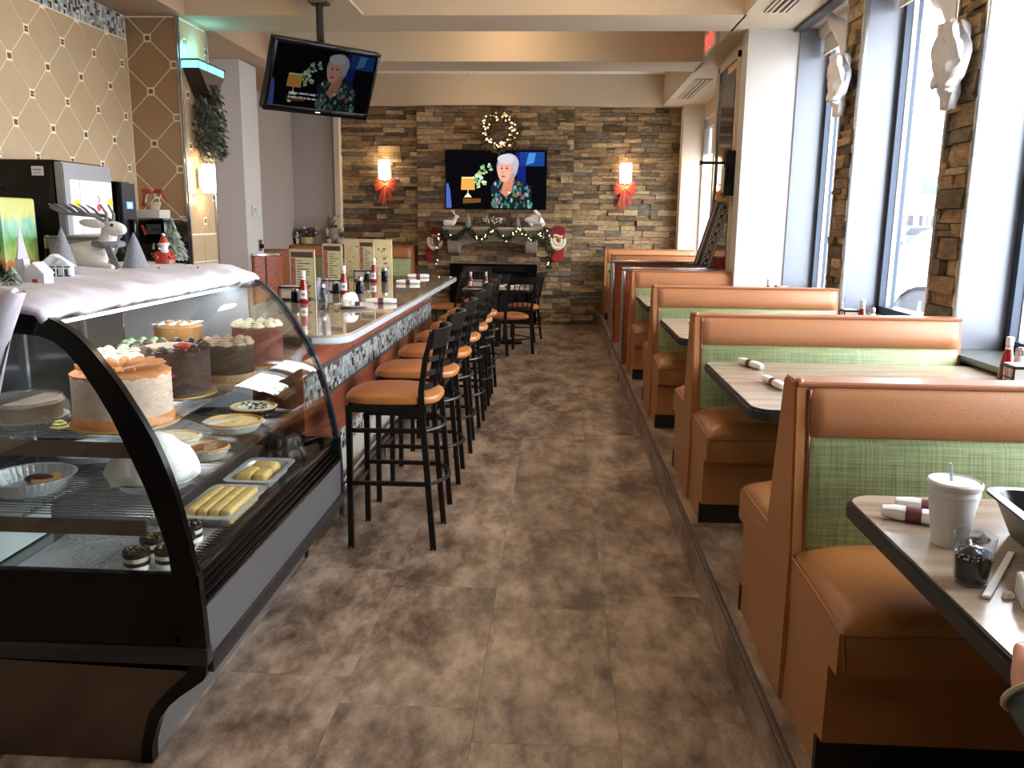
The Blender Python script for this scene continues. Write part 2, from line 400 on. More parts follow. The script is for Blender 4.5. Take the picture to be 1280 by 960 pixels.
# ---------- tiled walls (left)
wa = S('wall_tiled', B(-4.0, -3.785, -2.5, 7.46, 0, 3.3), M_GROUT); wa.name = 'wall_left_tiled'
wb_ = S('wall_tiled_return', B(-4.0, -3.33, 7.46, 8.05, 0, 3.3), M_GROUT); wb_.name = 'wall_left_return'
def diamonds(parent, u0, u1, v0, v1, un, vn, half, place, m, node=.030):
    """square tiles on their points with clipped corners, small mosaics at the crossings"""
    g = .0045; i0 = int((u0 - un) / half) - 2; i1 = int((u1 - un) / half) + 3; j0 = int((v0 - vn) / half) - 2; j1 = int((v1 - vn) / half) + 3
    for i in range(i0, i1):
        for j in range(j0, j1):
            cu, cv = un + i * half, vn + j * half
            if (i + j) % 2:      # tile centre
                h = half - g * 1.4; n = node * .95
                poly = [(cu + h - n, cv - n), (cu + h - n, cv + n), (cu + n, cv + h - n), (cu - n, cv + h - n), (cu - h + n, cv + n), (cu - h + n, cv - n), (cu - n, cv - h + n), (cu + n, cv - h + n)]
                for a, b, k in ((0, u0, 1), (0, u1, 0), (1, v0, 1), (1, v1, 0)): poly = clip(poly, a, b + (g if k else -g), bool(k))
                if len(poly) < 3: continue
                k = len(poly); vs = [place(p[0], p[1], .001) for p in poly] + [place(p[0], p[1], .0035) for p in poly]
                meshob('tile', vs, [tuple(range(k))[::-1], tuple(range(k, 2 * k))] + [(q, (q + 1) % k, (q + 1) % k + k, q + k) for q in range(k)], m, parent)
            else:
                if not (u0 + .01 < cu < u1 - .01 and v0 + .01 < cv < v1 - .01): continue
                s = node * .60
                cells = [(-s, s, -s, s)] if (i // 1) % 2 == 0 else [(-s, -.002, -s, -.002), (.002, s, -s, -.002), (-s, -.002, .002, s), (.002, s, .002, s)]
                V, F = [], []
                for a, b, c, d in cells:
                    o = len(V)
                    V += [place(cu + x, cv + y, t) for x in (a, b) for t in (.001, .0045) for y in (c, d)]; F += [tuple(q + o for q in f) for f in CUBEF]
                meshob('node_mosaic', V, F, mat('node_brown', rgb(116, 92, 66), .25, var=.2, vscale=60), parent)
diamonds(wa, 3.6, 7.45, .95, 3.1, 5.82, 2.237, .2183, lambda u, v, d: (-3.785 + d, u, v), M_TILE)
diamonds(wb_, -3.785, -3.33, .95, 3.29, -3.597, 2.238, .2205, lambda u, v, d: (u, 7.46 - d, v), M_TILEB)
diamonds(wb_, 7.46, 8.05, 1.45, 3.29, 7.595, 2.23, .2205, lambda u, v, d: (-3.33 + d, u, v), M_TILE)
for k in range(4): S('tile', B(-3.33, -3.321, 7.465 + k % 2 * .3, 7.755 + k % 2 * .29, .95 + k // 2 * .25, 1.19 + k // 2 * .25), M_TILE, wb_)
def mosaic_grid(parent, u0, u1, v0, v1, place, ncap, cell=.0475, rnd=random.Random(3), name='mosaic_tile', sortkey=None):
    nr = max(1, round((v1 - v0) / cell)); ch = (v1 - v0) / nr; cells = []; g = .0022
    for r in range(nr):
        u = u0; c, d = v0 + r * ch, v0 + (r + 1) * ch
        while u < u1 - .004:
            w = min(rnd.choice((.019, .024, .024, .03, .044)), u1 - u)
            if w > .028 and rnd.random() < .8:
                cells += [(u, u + w, c, (c + d) / 2), (u, u + w, (c + d) / 2, d)]
            elif rnd.random() < .35:
                k = c + (d - c) * rnd.choice((.33, .66)); cells += [(u, u + w, c, k), (u, u + w, k, d)]
            else: cells.append((u, u + w, c, d))
            u += w
    if sortkey: cells.sort(key=sortkey)
    V, F, MI = [], [], []
    for i, (a, b, c, d) in enumerate(cells):
        vs = [place(x, y, t) for x in (a + g / 2, b - g / 2) for t in (.0, .006) for y in (c + g / 2, d - g / 2)]
        m = rnd.choices(range(5), (5, 2, 7, 3, 6))[0]
        if i < ncap: meshob(name, vs, CUBEF, MOS[m], parent)
        else:
            o = len(V); V += vs; F += [tuple(k + o for k in f) for f in CUBEF]; MI += [m] * 6
    if V: meshob(name, V, F, MOS, parent, 'stuff', MI)
mosaic_grid(wa, 3.6, 7.45, 3.105, 3.295, lambda u, v, d: (-3.785 + d, u, v), 0)
for n, (x, y, a, b) in enumerate(((-3.346, 7.445, .95, 3.3), (-3.324, 7.447, .95, 3.3), (-3.322, 8.04, .95, 3.3))):
    S('trim_%d' % (n + 6), B(x, x + .016, y, y + .02, a, b, r=.003), M_ALU)
# ---------- right: white column, door wall, far window
S('wall_right_column', B(1.65, 2.47, 7.97, 8.22, 0, 3.3), M_WHITE)
wr = S('wall_right', B(1.70, 2.1, 8.22, 9.75, 0, 3.3), M_BEIGE)
dr = S('door_1', B(1.672, 1.702, 8.42, 9.3, 0, 3.14), M_FRAME)
S('door_glass', B(1.662, 1.672, 8.52, 9.18, .25, 2.95), mat('dark_glass', rgb(26, 28, 34), .05), dr)
S('door_casing', B(1.65, 1.70, 9.3, 9.36, 0, 3.2), M_ALU, dr)
S('door_casing', B(1.65, 1.70, 8.36, 8.42, 0, 3.2), M_BEIGE, dr)
S('door_casing', B(1.65, 1.70, 8.36, 9.36, 3.14, 3.2), M_BEIGE, dr)
S('transom_light', B(1.65, 1.675, 8.43, 8.85, 3.06, 3.12), mat('brass_strip', rgb(240, 200, 140), .3, .6), dr)
S('wall_right_far', B(2.1, 2.47, 9.75, 10.3, 0, 3.3), M_BEIGE)
S('wall_right_far_sill', B(2.1, 2.47, 10.3, 12.9, 0, .95), M_BEIGE)
S('wall_right_far_head', B(2.1, 2.47, 10.3, 12.9, 3.1, 3.3), M_BEIGE)
S('trim_9', B(2.1, 2.36, 12.86, 12.9, .95, 3.1), M_ALU)
# ---------- window wall
wl = S('wall_right_windows', B(2.1, 2.47, -2.5, 7.97, 0, .93), mat('under_window_wall', rgb(60, 54, 50), .6))
S('trim_10', B(2.04, 2.47, -2.5, 7.97, .93, .962, r=.004), mat('window_sill_stone', rgb(88, 88, 82), .3))
def window(n, y0, y1, zt=3.34, x=2.35):
    w = bpy.data.objects.new('window_%d' % n, None); COL.objects.link(w); w['kind'] = 'structure'; w.location = (x, y0, .96); h = zt - .96; d = y1 - y0
    S('window_frame', box(box(B(0, .11, 0, .06, 0, h), 0, .11, d - .07, d, 0, h), 0, .11, 0, d, 0, .06), M_FRAME, w)
    S('window_frame', B(0, .11, 0, d, h - .07, h), M_FRAME, w)
    S('frame_strip', B(.045, .075, d - .078, d - .07, .06, h - .07), M_WHT, w)  # thin white strip along the far frame member
    S('pane', B(.09, .096, .05, d - .06, .05, h - .06), M_GLASS, w)
    return w
wins = [(6.66, 7.95), (4.85, 6.3), (3.0, 4.5), (1.15, 2.65)]
for i, (a, b) in enumerate(wins): window(i + 1, a, b)
window(7, 10.3, 12.86, 3.1, 2.4)
S('wall_right_head', B(2.3, 2.47, -2.5, 7.97, 3.33, 3.36), mat('dark_head', rgb(62, 58, 56), .5))
S('trim_11', B(2.04, 2.14, -2.5, 7.965, 3.27, 3.31), MATS['dark_head'])
piers = [(6.3, 6.66), (4.5, 4.85), (2.65, 3.0), (-2.5, 1.15)]  # last one is out of view, left solid to hold back daylight
for i, (a, b) in enumerate(piers):
    p = S('pier', B(2.125, 2.47, a, b, .93, 3.36), MATS['mortar']); p.name = 'wall_pier_%d' % (i + 1)
    S('jamb_lining', B(2.12, 2.36, a - .012, a, .963, 3.33), M_JAMB, p)
    S('jamb_lining', B(2.12, 2.36, b, b + .012, .963, 3.33), M_JAMB, p)
    S('corner_trim', B(2.085, 2.125, a - .012, a + .022, .2, 3.33, r=.003), M_ALU, p)
    S('corner_trim', B(2.085, 2.125, b - .022, b + .012, .2, 3.33, r=.003), M_ALU, p)
    if i < 2: stones(p, a + .025, b - .025, .2, 3.3, lambda x: 0, lambda u, v, d: (2.125 - d, u, v), 70, (.07, .12), (.1, .3))
    elif i < 4: stones(p, a + .025, b - .025, .2, 3.3, lambda x: 0, lambda u, v, d: (2.125 - d, u, v), 0, (.07, .12), (.1, .3))
S('trim_12', B(2.1, 2.36, 7.955, 7.97, .963, 3.33), M_JAMB)
# roller shades
for i, (a, b, dz) in enumerate(((6.7, 7.93, .12), (4.9, 6.27, .12), (3.04, 4.47, .12))):
    t = thing('roller_shade', ['beige roller shade rolled up at the top of the window beside the white column', 'beige roller shade rolled up above the middle window, between the two stone piers', 'beige roller shade rolled up above the window nearest the camera'][i], 'shade', (2.3, a, 3.32), 0, 'rolled up window shades')
    O('cassette', prism(bmn(), [(-.05, 0), (.06, 0), (.06, -.11), (-.03, -.11), (-.05, -.08)], 0, b - a, 'y'), mat('shade_beige', rgb(196, 184, 166), .6), t)
    O('shade_cloth', B(.0, .008, .03, b - a - .03, -.11 - dz, -.1), mat('shade_cloth', rgb(206, 196, 178), .8), t)
    O('bottom_rail', B(-.006, .016, .03, b - a - .03, -.135 - dz, -.11 - dz, r=.004), MATS['shade_beige'], t)
t = thing('roller_shade', 'cream roller shade half lowered over the far window past the side door', 'shade', (2.2, 10.35, 3.1))
O('cassette', B(-.05, .06, 0, 2.45, -.12, 0, r=.01), MATS['shade_beige'], t)
O('shade_cloth', B(.0, .008, .03, 2.42, -.5, -.1), MATS['shade_cloth'], t)
# ceiling vents
for i, (x0, x1, y0, y1) in enumerate(((1.63, 1.83, 6.2, 7.35), (1.6, 1.8, 10.6, 12.2))):
    t = thing('air_vent', ['long slot air vent in the soffit above the white column', 'long slot air vent in the soffit near the stone wall'][i], 'vent', ((x0 + x1) / 2, (y0 + y1) / 2, 3.3))
    w, l = (x1 - x0) / 2, (y1 - y0) / 2
    O('frame', box(box(box(B(-w, w, -l, -l + .02, -.012, 0), -w, w, l - .02, l, -.012, 0), -w, -w + .02, -l, l, -.012, 0), w - .02, w, -l, l, -.012, 0), M_CEIL, t)
    O('backing', B(-w + .02, w - .02, -l + .02, l - .02, -.003, 0), M_KICK, t)
    for k in range(3): O('slat', B(-w + .035 + k * .052, -w + .06 + k * .052, -l + .02, l - .02, -.012, -.004), M_CEIL, t)
# ---------- lights in the coffers
def lamp(x, y, z, power, label, size=.34):
    t = thing('ceiling_light', label, 'light', (x, y, z), 0)
    O('canopy', lathe(bmn(), [(size * .55, 0), (size * .55, -.025), (size * .3, -.03)], 28), M_ALU, t)
    O('diffuser', lathe(bmn(), [(size * .5, -.03), (size * .48, -.06), (size * .3, -.085), (.001, -.09)], 28), emis('warm_diffuser', (1, .8, .52, 1), 7), t)
    l = bpy.data.lights.new('lamp_light', 'POINT'); l.energy = power; l.color = (1, .70, .42); l.shadow_soft_size = .12
    o = bpy.data.objects.new('lamp_light', l); COL.objects.link(o); o.parent = t; o.location = (0, 0, -.2)
lamp(-1.15, 11.9, 3.745, 9, 'round warm ceiling light in the coffer nearest the stone wall')
lamp(-.6, 8.8, 3.745, 12, 'round warm ceiling light hidden in the coffer behind the front beam')
lamp(0.2, 6.2, 3.745, 20, 'round warm ceiling light in the coffer over the aisle beside the bar stools')
lamp(-2.3, 5.4, 3.745, 6, 'round warm ceiling light over the bar counter')
lamp(-.3, 3.0, 3.745, 12, 'round warm ceiling light above the display case aisle')
lamp(-.3, 0, 3.745, 4, 'round warm ceiling light above the camera')
# ================================================================ BOOTHS
def bench_parts(t, L, side, top=.97, x0=0):
    """one side of a booth: seat reaching to y=side*.57 (local z=0 is the floor it stands on)"""
    s = side
    ys = sorted((s * .07, s * .57)); yb = sorted((s * .07, s * .50)); yk = sorted((s * .05, s * .46))
    def cushion(b):
        bmesh.ops.transform(b, matrix=Matrix.Identity(4), verts=b.verts)
        return b
    cb = bmn(); nx, ny = 16, 8; w = ys[1] - ys[0]
    # crowned seat cushion with rounded edges
    def sq(t_, e=.12): 
        return max(0, 1 - (abs(2 * t_ - 1)) ** 7)
    rows = []
    for i in range(nx + 1):
        u = i / nx; u = .5 - .5 * cos(pi * u) if True else u
        row = []
        for j in range(ny + 1):
            v = .5 - .5 * cos(pi * j / ny)
            z = .455 + .062 * (sq(u) * sq(v)) ** .5 - .012 * (1 - sq(v))
            row.append(cb.verts.new((x0 + u * L, ys[0] + v * w, z)))
        rows.append(row)
    for i in range(nx):
        for j in range(ny): cb.faces.new((rows[i][j], rows[i + 1][j], rows[i + 1][j + 1], rows[i][j + 1]))
    bot = [[cb.verts.new((x0 + (.0 if i == 0 else L), ys[0] + (0 if j == 0 else w), .33)) for j in (0, 1)] for i in (0, 1)]
    e0 = [r[0] for r in rows]; e1 = [r[-1] for r in rows]
    cb.faces.new(e0 + [bot[1][0], bot[0][0]]); cb.faces.new(e1[::-1] + [bot[0][1], bot[1][1]])
    cb.faces.new(rows[0][::-1] + [bot[0][0], bot[0][1]]); cb.faces.new(rows[-1] + [bot[1][1], bot[1][0]])
    cb.faces.new([bot[0][0], bot[1][0], bot[1][1], bot[0][1]])
    cu_ = O('seat_cushion', cb, M_TAN, t, smooth=50)
    ye = s * .57
    pts = [(x0 + .0, s * .09, .462), (x0, s * .3, .462), (x0, s * .5, .457), (x0 + .0, ye - s * .02, .445), (x0 + .01, ye, .43), (x0 + .02, ye, .35)]
    O('piping', tube(bmn(), pts, .0045, 6), M_PIPE, cu_)
    O('piping', tube(bmn(), [(x0 + .01, ye, .44), (x0 + L - .01, ye, .44)], .0045, 6), M_PIPE, cu_)
    O('seat_base', B(x0 + .004, x0 + L, yb[0], yb[1], .10, .331), M_TAN, t)
    O('toe_kick', B(x0 + .03, x0 + L - .02, yk[0], yk[1], 0, .1), M_KICK, t)
    ye2 = sorted((s * .07, s * .475)); O('base_side', B(x0 + .003, x0 + .03, ye2[0], ye2[1], .0, .101), M_TAN, t)
    yf = sorted((s * .46, s * .482)); O('kick_face', B(x0 - .002, x0 + L - .02, yf[0], yf[1], 0, .1), M_KICK, t)
def backrest(t, L, s, top=.97, x0=0):
    a = .13; b = .055   # half thickness low / high
    def yy(z): return s * (a + (b - a) * (z - .5) / (top - .5))
    # green lower panel
    g = bmn(); zs = [.44, .46, .64, .795, .815]; dd = [0, .018, .026, .02, .004]
    R = [[g.verts.new((x0 + u, yy(z) + s * d * k, z)) for u, k in ((.03, 0), (.05, 1), (L - .03, 1), (L - .01, 0))] for z, d in zip(zs, dd)]
    for i in range(4):
        for j in range(3): g.faces.new((R[i][j], R[i][j + 1], R[i + 1][j + 1], R[i + 1][j]))
    O('green_back_panel', g, M_GREEN, t, smooth=50)
    g = bmn(); zs = [.815, .828, .875, .93, top - .025, top - .004]; dd = [.002, .02, .03, .026, .016, .0]
    R = [[g.verts.new((x0 + u, yy(z) + s * d * k, z)) for u, k in ((.03, 0), (.045, .8), (.08, 1), (L - .06, 1), (L - .03, .8), (L - .01, 0))] for z, d in zip(zs, dd)]
    for i in range(5):
        for j in range(5): g.faces.new((R[i][j], R[i][j + 1], R[i + 1][j + 1], R[i + 1][j]))
    O('headrest_panel', g, M_TANB, t, smooth=60)
    O('piping', tube(bmn(), [(x0 + .035, yy(.45) + s * .004, .45), (x0 + .035, yy(.815) + s * .006, .815), (x0 + .035, yy(top - .03) + s * .008, top - .02)], .005, 6), M_PIPE, t)
def booth(name, label, loc, L=1.335, sides=(-1, 1), top=.97, group=None, rz=0):
    t = thing(name, label, 'bench', loc, rz, group)
    a, b = .135, .06
    prof = [(-a, .1), (-a, .5), (-b, top - .012), (-b + .012, top), (b - .012, top), (b, top - .012), (a, .5), (a, .1)]
    O('back_frame', prism(bmn(), prof, 0.0, L, 'x'), M_TANB, t, smooth=35)
    O('end_panel', prism(bmn(), [(-a - .004, .0), (-a - .004, .5), (-b - .004, top - .012), (-b + .01, top + .004), (b - .01, top + .004), (b + .004, top - .012), (a + .004, .5), (a + .004, .0)], -.008, .03, 'x', r=.006), M_TAN, t)
    O('top_welt', tube(bmn(), [(0.0, -b - .004, top - .006), (L, -b - .004, top - .006)], .007, 6), M_PIPE, t)
    O('corner_button', ball(bmn(), (.006, -.05, top - .004), .016, 8, 6), M_PIPE, t)
    for s in sides: bench_parts(t, L, s, top); backrest(t, L, s, top)
    return t
bl = ['tan and green booth bench nearest the camera, its back behind the foam cup',
      'second booth bench from the camera, behind the table with two napkin rolls',
      'third booth bench from the camera, its right end near the narrow stone pier',
      'fourth booth bench from the camera, just in front of the metal capped divider',
      'tan and green booth bench just beyond the dividers, second from the stone wall',
      'tan and green booth bench standing against the stone wall']
for i, (y, s, tp) in enumerate(((2.50, (-1, 1), .975), (4.375, (-1, 1), .97), (6.27, (-1, 1), .97), (8.12, (-1,), .98), (11.3, (-1, 1), 1.01), (12.92, (-1,), 1.03))):
    booth('booth_bench', bl[i], (.71, y, .17), sides=s, top=tp)
booth('booth_bench', 'unseen booth bench at the near end of the nearest table, added for its shade', (.71, .60, .17), sides=(1,))  # bench out of view, put in to darken under the nearest table
# tables
def rrect(x0, x1, y0, y1, r, n=6, cor=(1, 1, 1, 1)):
    P = []
    for k, (cx, cy, a) in enumerate(((x1 - r, y1 - r, 0), (x0 + r, y1 - r, 90), (x0 + r, y0 + r, 180), (x1 - r, y0 + r, 270))):
        for i in range(n + 1): P.append((cx + r * cos(radians(a + 90 * i / n)), cy + r * sin(radians(a + 90 * i / n))))
    return P
def booth_table(label, loc, w, d):
    t = thing('booth_table', label, 'table', loc)
    O('tabletop', prism(bmn(), rrect(.012, w, .012, d - .012, .07), .708, .75, 'z'), M_TABLE, t)
    O('edge_band', prism(bmn(), rrect(0, w, 0, d, .08), .704, .747, 'z', r=.008), M_EDGE, t)
    for x in (w * .42,):
        O('pedestal', tube(bmn(), [(x, d / 2, .02), (x, d / 2, .7)], .038, 14), M_BLK, t)
        O('base', box(box(bmn(), x - .28, x + .28, d / 2 - .035, d / 2 + .035, 0, .03, r=.01), x - .035, x + .035, d / 2 - .28, d / 2 + .28, 0, .03, r=.01), M_BLK, t)
tl = ['booth table nearest the camera, holding the foam cup, the dark drink and the black tub',
      'booth table between the nearest and second benches, with two napkin rolls and a ketchup bottle',
      'booth table between the second and third benches, one napkin roll near its left corner',
      'booth table between the third and fourth benches with a ketchup bottle at the window',
      'small visible booth table beyond the dividers, between the last two benches',
      'sliver of booth table just beyond the dividers']
for i, (y0, y1) in enumerate(((1.02, 2.1), (3.07, 4.19), (4.98, 6.08), (6.9, 7.98), (11.75, 12.4), (10.45, 10.98))):
    booth_table(tl[i], (.735, y0, .17), 1.33, y1 - y0)
# dividers
def divider(label, y, x1):
    t = thing('divider_wall', label, 'divider', (.66, y, .0))
    O('core', B(.03, x1 - .66, -.045, .045, .17, 1.122), M_WOOD, t)
    O('end_board', B(-.012, .03, -.04, .04, .0, 1.122), M_WOOD, t)
    for s in (-1, 1): O('corner_strip', B(-.016, .012, s * .05 - .012, s * .05 + .012, 0, 1.122, r=.003), M_ALU, t)
    O('cap', B(-.02, x1 - .66, -.065, .065, 1.122, 1.156, r=.006), M_ALU, t)
    O('base_strip', B(-.018, .02, -.045, .045, 0, .06), M_KICK, t)
divider('low wooden divider wall with shiny metal cap behind the fourth bench', 8.5, 1.69)
divider('farther low wooden divider wall with metal cap, beyond the side door', 10.1, 2.1)
# ================================================================ COUNTER
ct = thing('bar_counter', 'long bar counter with polished stone top, cherry panels and mosaic bands', 'counter', (-1.2, 3.78, 0))
Y0, Y1 = -.03, 4.2   # local y
def arcpts(cx, cy, r, a0, a1, n=8): return [(cx + r * cos(radians(a0 + (a1 - a0) * i / n)), cy + r * sin(radians(a0 + (a1 - a0) * i / n))) for i in range(n + 1)]
top = [(-.68, Y0)] + arcpts(.23 - .16, Y0 + .16, .16, 270, 360) + arcpts(.23 - .03, Y1 - .03, .03, 0, 90, 3) + [(-.68, Y1)]
O('countertop', prism(bmn(), top, 1.03, 1.072, 'z', r=.004), mat('polished_quartz', rgb(170, 152, 134), .04, var=.03, vscale=60, coat=.6), ct, label='polished grey brown stone top')
O('edge_nosing', prism(bmn(), [(x + .003 if x > 0 else x, y) for x, y in top], 1.028, 1.066, 'z', r=.006), mat('pale_edge', rgb(198, 206, 212), .15), ct)
bs = [.06, 1.02, 2.27, 3.52, 4.12]
for k in range(4): O('wood_panel', B(-.02, 0, bs[k] + .006, bs[k + 1] - .006, .868, 1.028), M_WOOD, ct)
for k in range(4): O('wood_panel', B(-.02, 0, bs[k] + .003, bs[k + 1] - .003, .44, .694), M_WOOD, ct)
O('metal_strip', B(-.02, .008, 0.06, 4.12, .845, .868), mat('grey_trim', rgb(104, 96, 92), .4, .4), ct)
O('metal_strip', B(-.02, .006, 0.06, 4.12, .686, .697), MATS['grey_trim'], ct)
O('backing', B(-.60, -.012, 0.06, 4.12, .1, 1.028), M_GROUT, ct)
O('lower_panel', B(-.02, -.002, 0.06, 4.12, .1, .317), mat('cream_panel', rgb(190, 184, 168), .5), ct)
O('plinth', B(-.58, -.03, 0.08, 4.1, 0, .1), M_KICK, ct)
O('end_panel', B(-.60, 0.001, 0.04, 0.06, 0.0, 1.028), M_WOOD, ct)
mosaic_grid(ct, 0.06, 4.12, .697, .845, lambda u, v, d: (-.012 + d, u, v), 300, sortkey=lambda c: c[0])
mosaic_grid(ct, 0.06, 4.12, .317, .44, lambda u, v, d: (-.012 + d, u, v), 0)
# foot rail
fr = thing('foot_rail', 'chrome foot rail running along the base of the bar counter', 'rail', (-1.12, 3.85, 0))
O('rail', tube(bmn(), [(0, 0, .2), (0, 4.0, .2)], .024, 14), M_CHROME, fr)
for k in range(4): O('bracket', tube(bmn(), [(-.09, .3 + k * 1.15, .2), (0, .3 + k * 1.15, .2), (0, .3 + k * 1.15, .0)], .011, 8), M_CHROME, fr)
O('open_end', lathe(bmn(), [(.024, 0), (.03, .0), (.03, .03), (.024, .03)], 16, (0, -.005, .2), 'y'), M_CHROME, fr)
# ================================================================ STOOLS / CHAIRS
def seat_pad(bm, w, d, z, th=.055):
    """d along x, w along y, waterfall pad, narrower at the back (+x)"""
    n = 28; layers = [(.90, 0), (.985, .012), (1, .026), (.97, .042), (.85, .055), (.6, .063), (.3, .066), (0, .067)]; rings = []
    for s, h in layers:
        if s == 0: rings.append([bm.verts.new((0, 0, z + h * th / .055))]); continue
        R = []
        for i in range(n):
            a = 2 * pi * i / n; c, q = cos(a), sin(a); e = .55
            x = (abs(c) ** e) * (1 if c > 0 else -1) * d / 2; y = (abs(q) ** e) * (1 if q > 0 else -1) * w / 2
            y *= 1 - .12 * (x / d + .5)
            hh = h * th / .055 + (.0 if h < .03 else .006 * (1 - abs(2 * x / d)))
            R.append(bm.verts.new((x * s, y * s, z + hh)))
        rings.append(R)
    for k in range(len(rings) - 2):
        for i in range(n): bm.faces.new((rings[k][i], rings[k][(i + 1) % n], rings[k + 1][(i + 1) % n], rings[k + 1][i]))
    for i in range(n): bm.faces.new((rings[-2][i], rings[-2][(i + 1) % n], rings[-1][0]))
    bm.faces.new(rings[0][::-1]); return bm
def bow(x, w, z, b=.055, n=8, inset=0):
    return [(x + b * (1 - (2 * i / n - 1) ** 2), (i / n - .5) * (w - inset), z) for i in range(n + 1)]
def strip(bm, path_lo, path_hi, th):
    """curved flat rail between two paths"""
    n = len(path_lo); A = []
    for p, q in zip(path_lo, path_hi): A.append([bm.verts.new(p), bm.verts.new(q), bm.verts.new((q[0] + th, q[1], q[2])), bm.verts.new((p[0] + th, p[1], p[2]))])
    for i in range(n - 1):
        for j in range(4): bm.faces.new((A[i][j], A[i][(j + 1) % 4], A[i + 1][(j + 1) % 4], A[i + 1][j]))
    bm.faces.new(A[0]); bm.faces.new(A[-1][::-1]); return bm
def bar_stool(label, loc, rz=0):
    t = thing('bar_stool', label, 'stool', loc, rz, 'metal bar stools along the counter')
    W = .37; xf, xb = -.205, .205
    for s in (-1, 1):
        y = s * (W / 2)
        lf = O('leg', tube(bmn(), [(xf, y, 0), (xf + .005, y, .715)], .0135, sq=True), M_BLK, t)
        lb = O('leg', tube(bmn(), [(xb, y, 0), (xb - .05, y * .96, .66), (xb - .055, y * .95, .80), (xb - .035, y * .95, .95), (xb, y * .95, 1.085)], [.014, .014, .014, .012, .011], sq=True), M_BLK, t)
        for x, lg in ((xf, lf), (xb, lb)): O('foot_glide', lathe(bmn(), [(.015, 0), (.015, .008), (.012, .012)], 10, (x, y, 0)), M_STEEL, lg)
        for z in (.335, .60): O('side_rail', tube(bmn(), [(xf, y, z), (xb - .04 * z / .66, y * .98, z)], .010, sq=True), M_BLK, t)
    O('front_footrest', tube(bmn(), [(xf, -W / 2, .29), (xf, W / 2, .29)], .0115, sq=True), M_BLK, t)
    for z, x in ((.335, xb - .03), (.60, xb - .05)): O('back_stretcher', tube(bmn(), bow(x, W, z, .085), .010, 8), M_BLK, t)
    O('seat_frame', box(box(box(box(bmn(), xf - .01, xb - .03, -W / 2 - .01, -W / 2 + .015, .69, .725), xf - .01, xb - .03, W / 2 - .015, W / 2 + .01, .69, .725), xf - .01, xf + .015, -W / 2, W / 2, .69, .725), xb - .06, xb - .03, -W / 2, W / 2, .69, .725), M_BLK, t)
    O('seat', seat_pad(bmn(), .43, .47, .722), M_SEAT, t, loc=(-.005, 0, 0))
    xs = xb - .052
    def bx(z): return xb - .055 + (.055 if z > 1.08 else max(0, (z - .80)) * .19)
    O('top_rail', strip(bmn(), bow(bx(1.0), W * .95, 1.0, .05), bow(bx(1.09), W * .95, 1.095, .055), .014), M_BLK, t)
    for z in (.95, .88): O('back_rail', strip(bmn(), bow(bx(z), W * .95, z - .012, .05), bow(bx(z), W * .95, z + .012, .05), .01), M_BLK, t)
    O('back_rail', strip(bmn(), bow(bx(.82), W * .95, .80, .048), bow(bx(.82), W * .95, .83, .048), .01), M_BLK, t)
    for q in (-.22, -.07, .07, .22):
        y = q * W; k = .05 * (1 - (2 * q) ** 2)
        O('back_slat', tube(bmn(), [(bx(.82) + k + .005, y, .81), (bx(1.0) + k + .005, y, 1.01)], .009, sq=True), M_BLK, t)
    return t
ys = [3.855, 4.535, 5.235, 5.96, 6.56, 7.11, 7.63]
sl = ['bar stool nearest the camera, right beside the glass display case', 'second bar stool along the counter counted from the display case', 'third bar stool along the counter counted from the display case', 'fourth bar stool along the counter, the middle one of the seven', 'fifth bar stool along the counter, third from its far end', 'sixth bar stool along the counter, next to the last one', 'seventh bar stool, at the far end of the counter nearest the fireplace']
s0 = bar_stool(sl[0], (-.79, ys[0] + .185, 0))
for i in range(1, 7): dup(s0, (-.79 + random.uniform(-.012, .012), ys[i] + .185, 0), radians(random.uniform(-3, 3)), sl[i])
def dining_chair(label, loc, rz):
    t = thing('dining_chair', label, 'chair', loc, rz, 'metal dining chairs at the far table')
    W = .38; xf, xb = -.2, .2
    for s in (-1, 1):
        y = s * W / 2
        lf = O('leg', tube(bmn(), [(xf, y, 0), (xf + .01, y, .42)], .013, sq=True), M_BLK, t)
        lb = O('leg', tube(bmn(), [(xb + .03, y, 0), (xb - .02, y, .40), (xb - .02, y, .5), (xb + .06, y, .92)], .014, sq=True), M_BLK, t)
        O('side_rail', tube(bmn(), [(xf, y, .2), (xb, y, .2)], .009, 6), M_BLK, t)
        for x, lg in ((xf, lf), (xb + .03, lb)): O('foot_glide', lathe(bmn(), [(.015, 0), (.015, .008), (.012, .012)], 8, (x, y, 0)), M_STEEL, lg)
    O('back_stretcher', tube(bmn(), bow(xb, W, .2, .06), .009, 6), M_BLK, t)
    O('seat_frame', B(xf, xb - .01, -W / 2, W / 2, .405, .43), M_BLK, t)
    O('seat', seat_pad(bmn(), .43, .44, .428, .06), M_SEAT, t)
    O('top_rail', strip(bmn(), bow(xb + .04, W, .86, .03), bow(xb + .06, W, .94, .035), .016), M_BLK, t)
    O('back_rail', strip(bmn(), bow(xb - .01, W, .56, .03), bow(xb - .01, W, .585, .03), .012), M_BLK, t)
    for q in (-.3, -.1, .1, .3): O('spindle', tube(bmn(), [(xb + .01, q * W, .57), (xb + .065, q * W, .88)], .007, 6), M_BLK, t)
    return t
c0 = dining_chair('dining chair nearest the camera at the far table, tan seat, turned three quarters', (-.58, 10.15, 0), radians(-52))
dup(c0, (-.48, 11.3, 0), radians(-12), 'dining chair at the right of the far table, behind the nearest one')
dup(c0, (-1.50, 11.15, 0), radians(-8), 'dining chair at the left of the far table, just past the end of the counter')
dup(c0, (-1.15, 11.95, 0), radians(95), 'dining chair on the fireplace side of the far table')
t = thing('dining_table', 'square far dining table in front of the fireplace with black pedestal', 'table', (-.78, 10.95, 0))
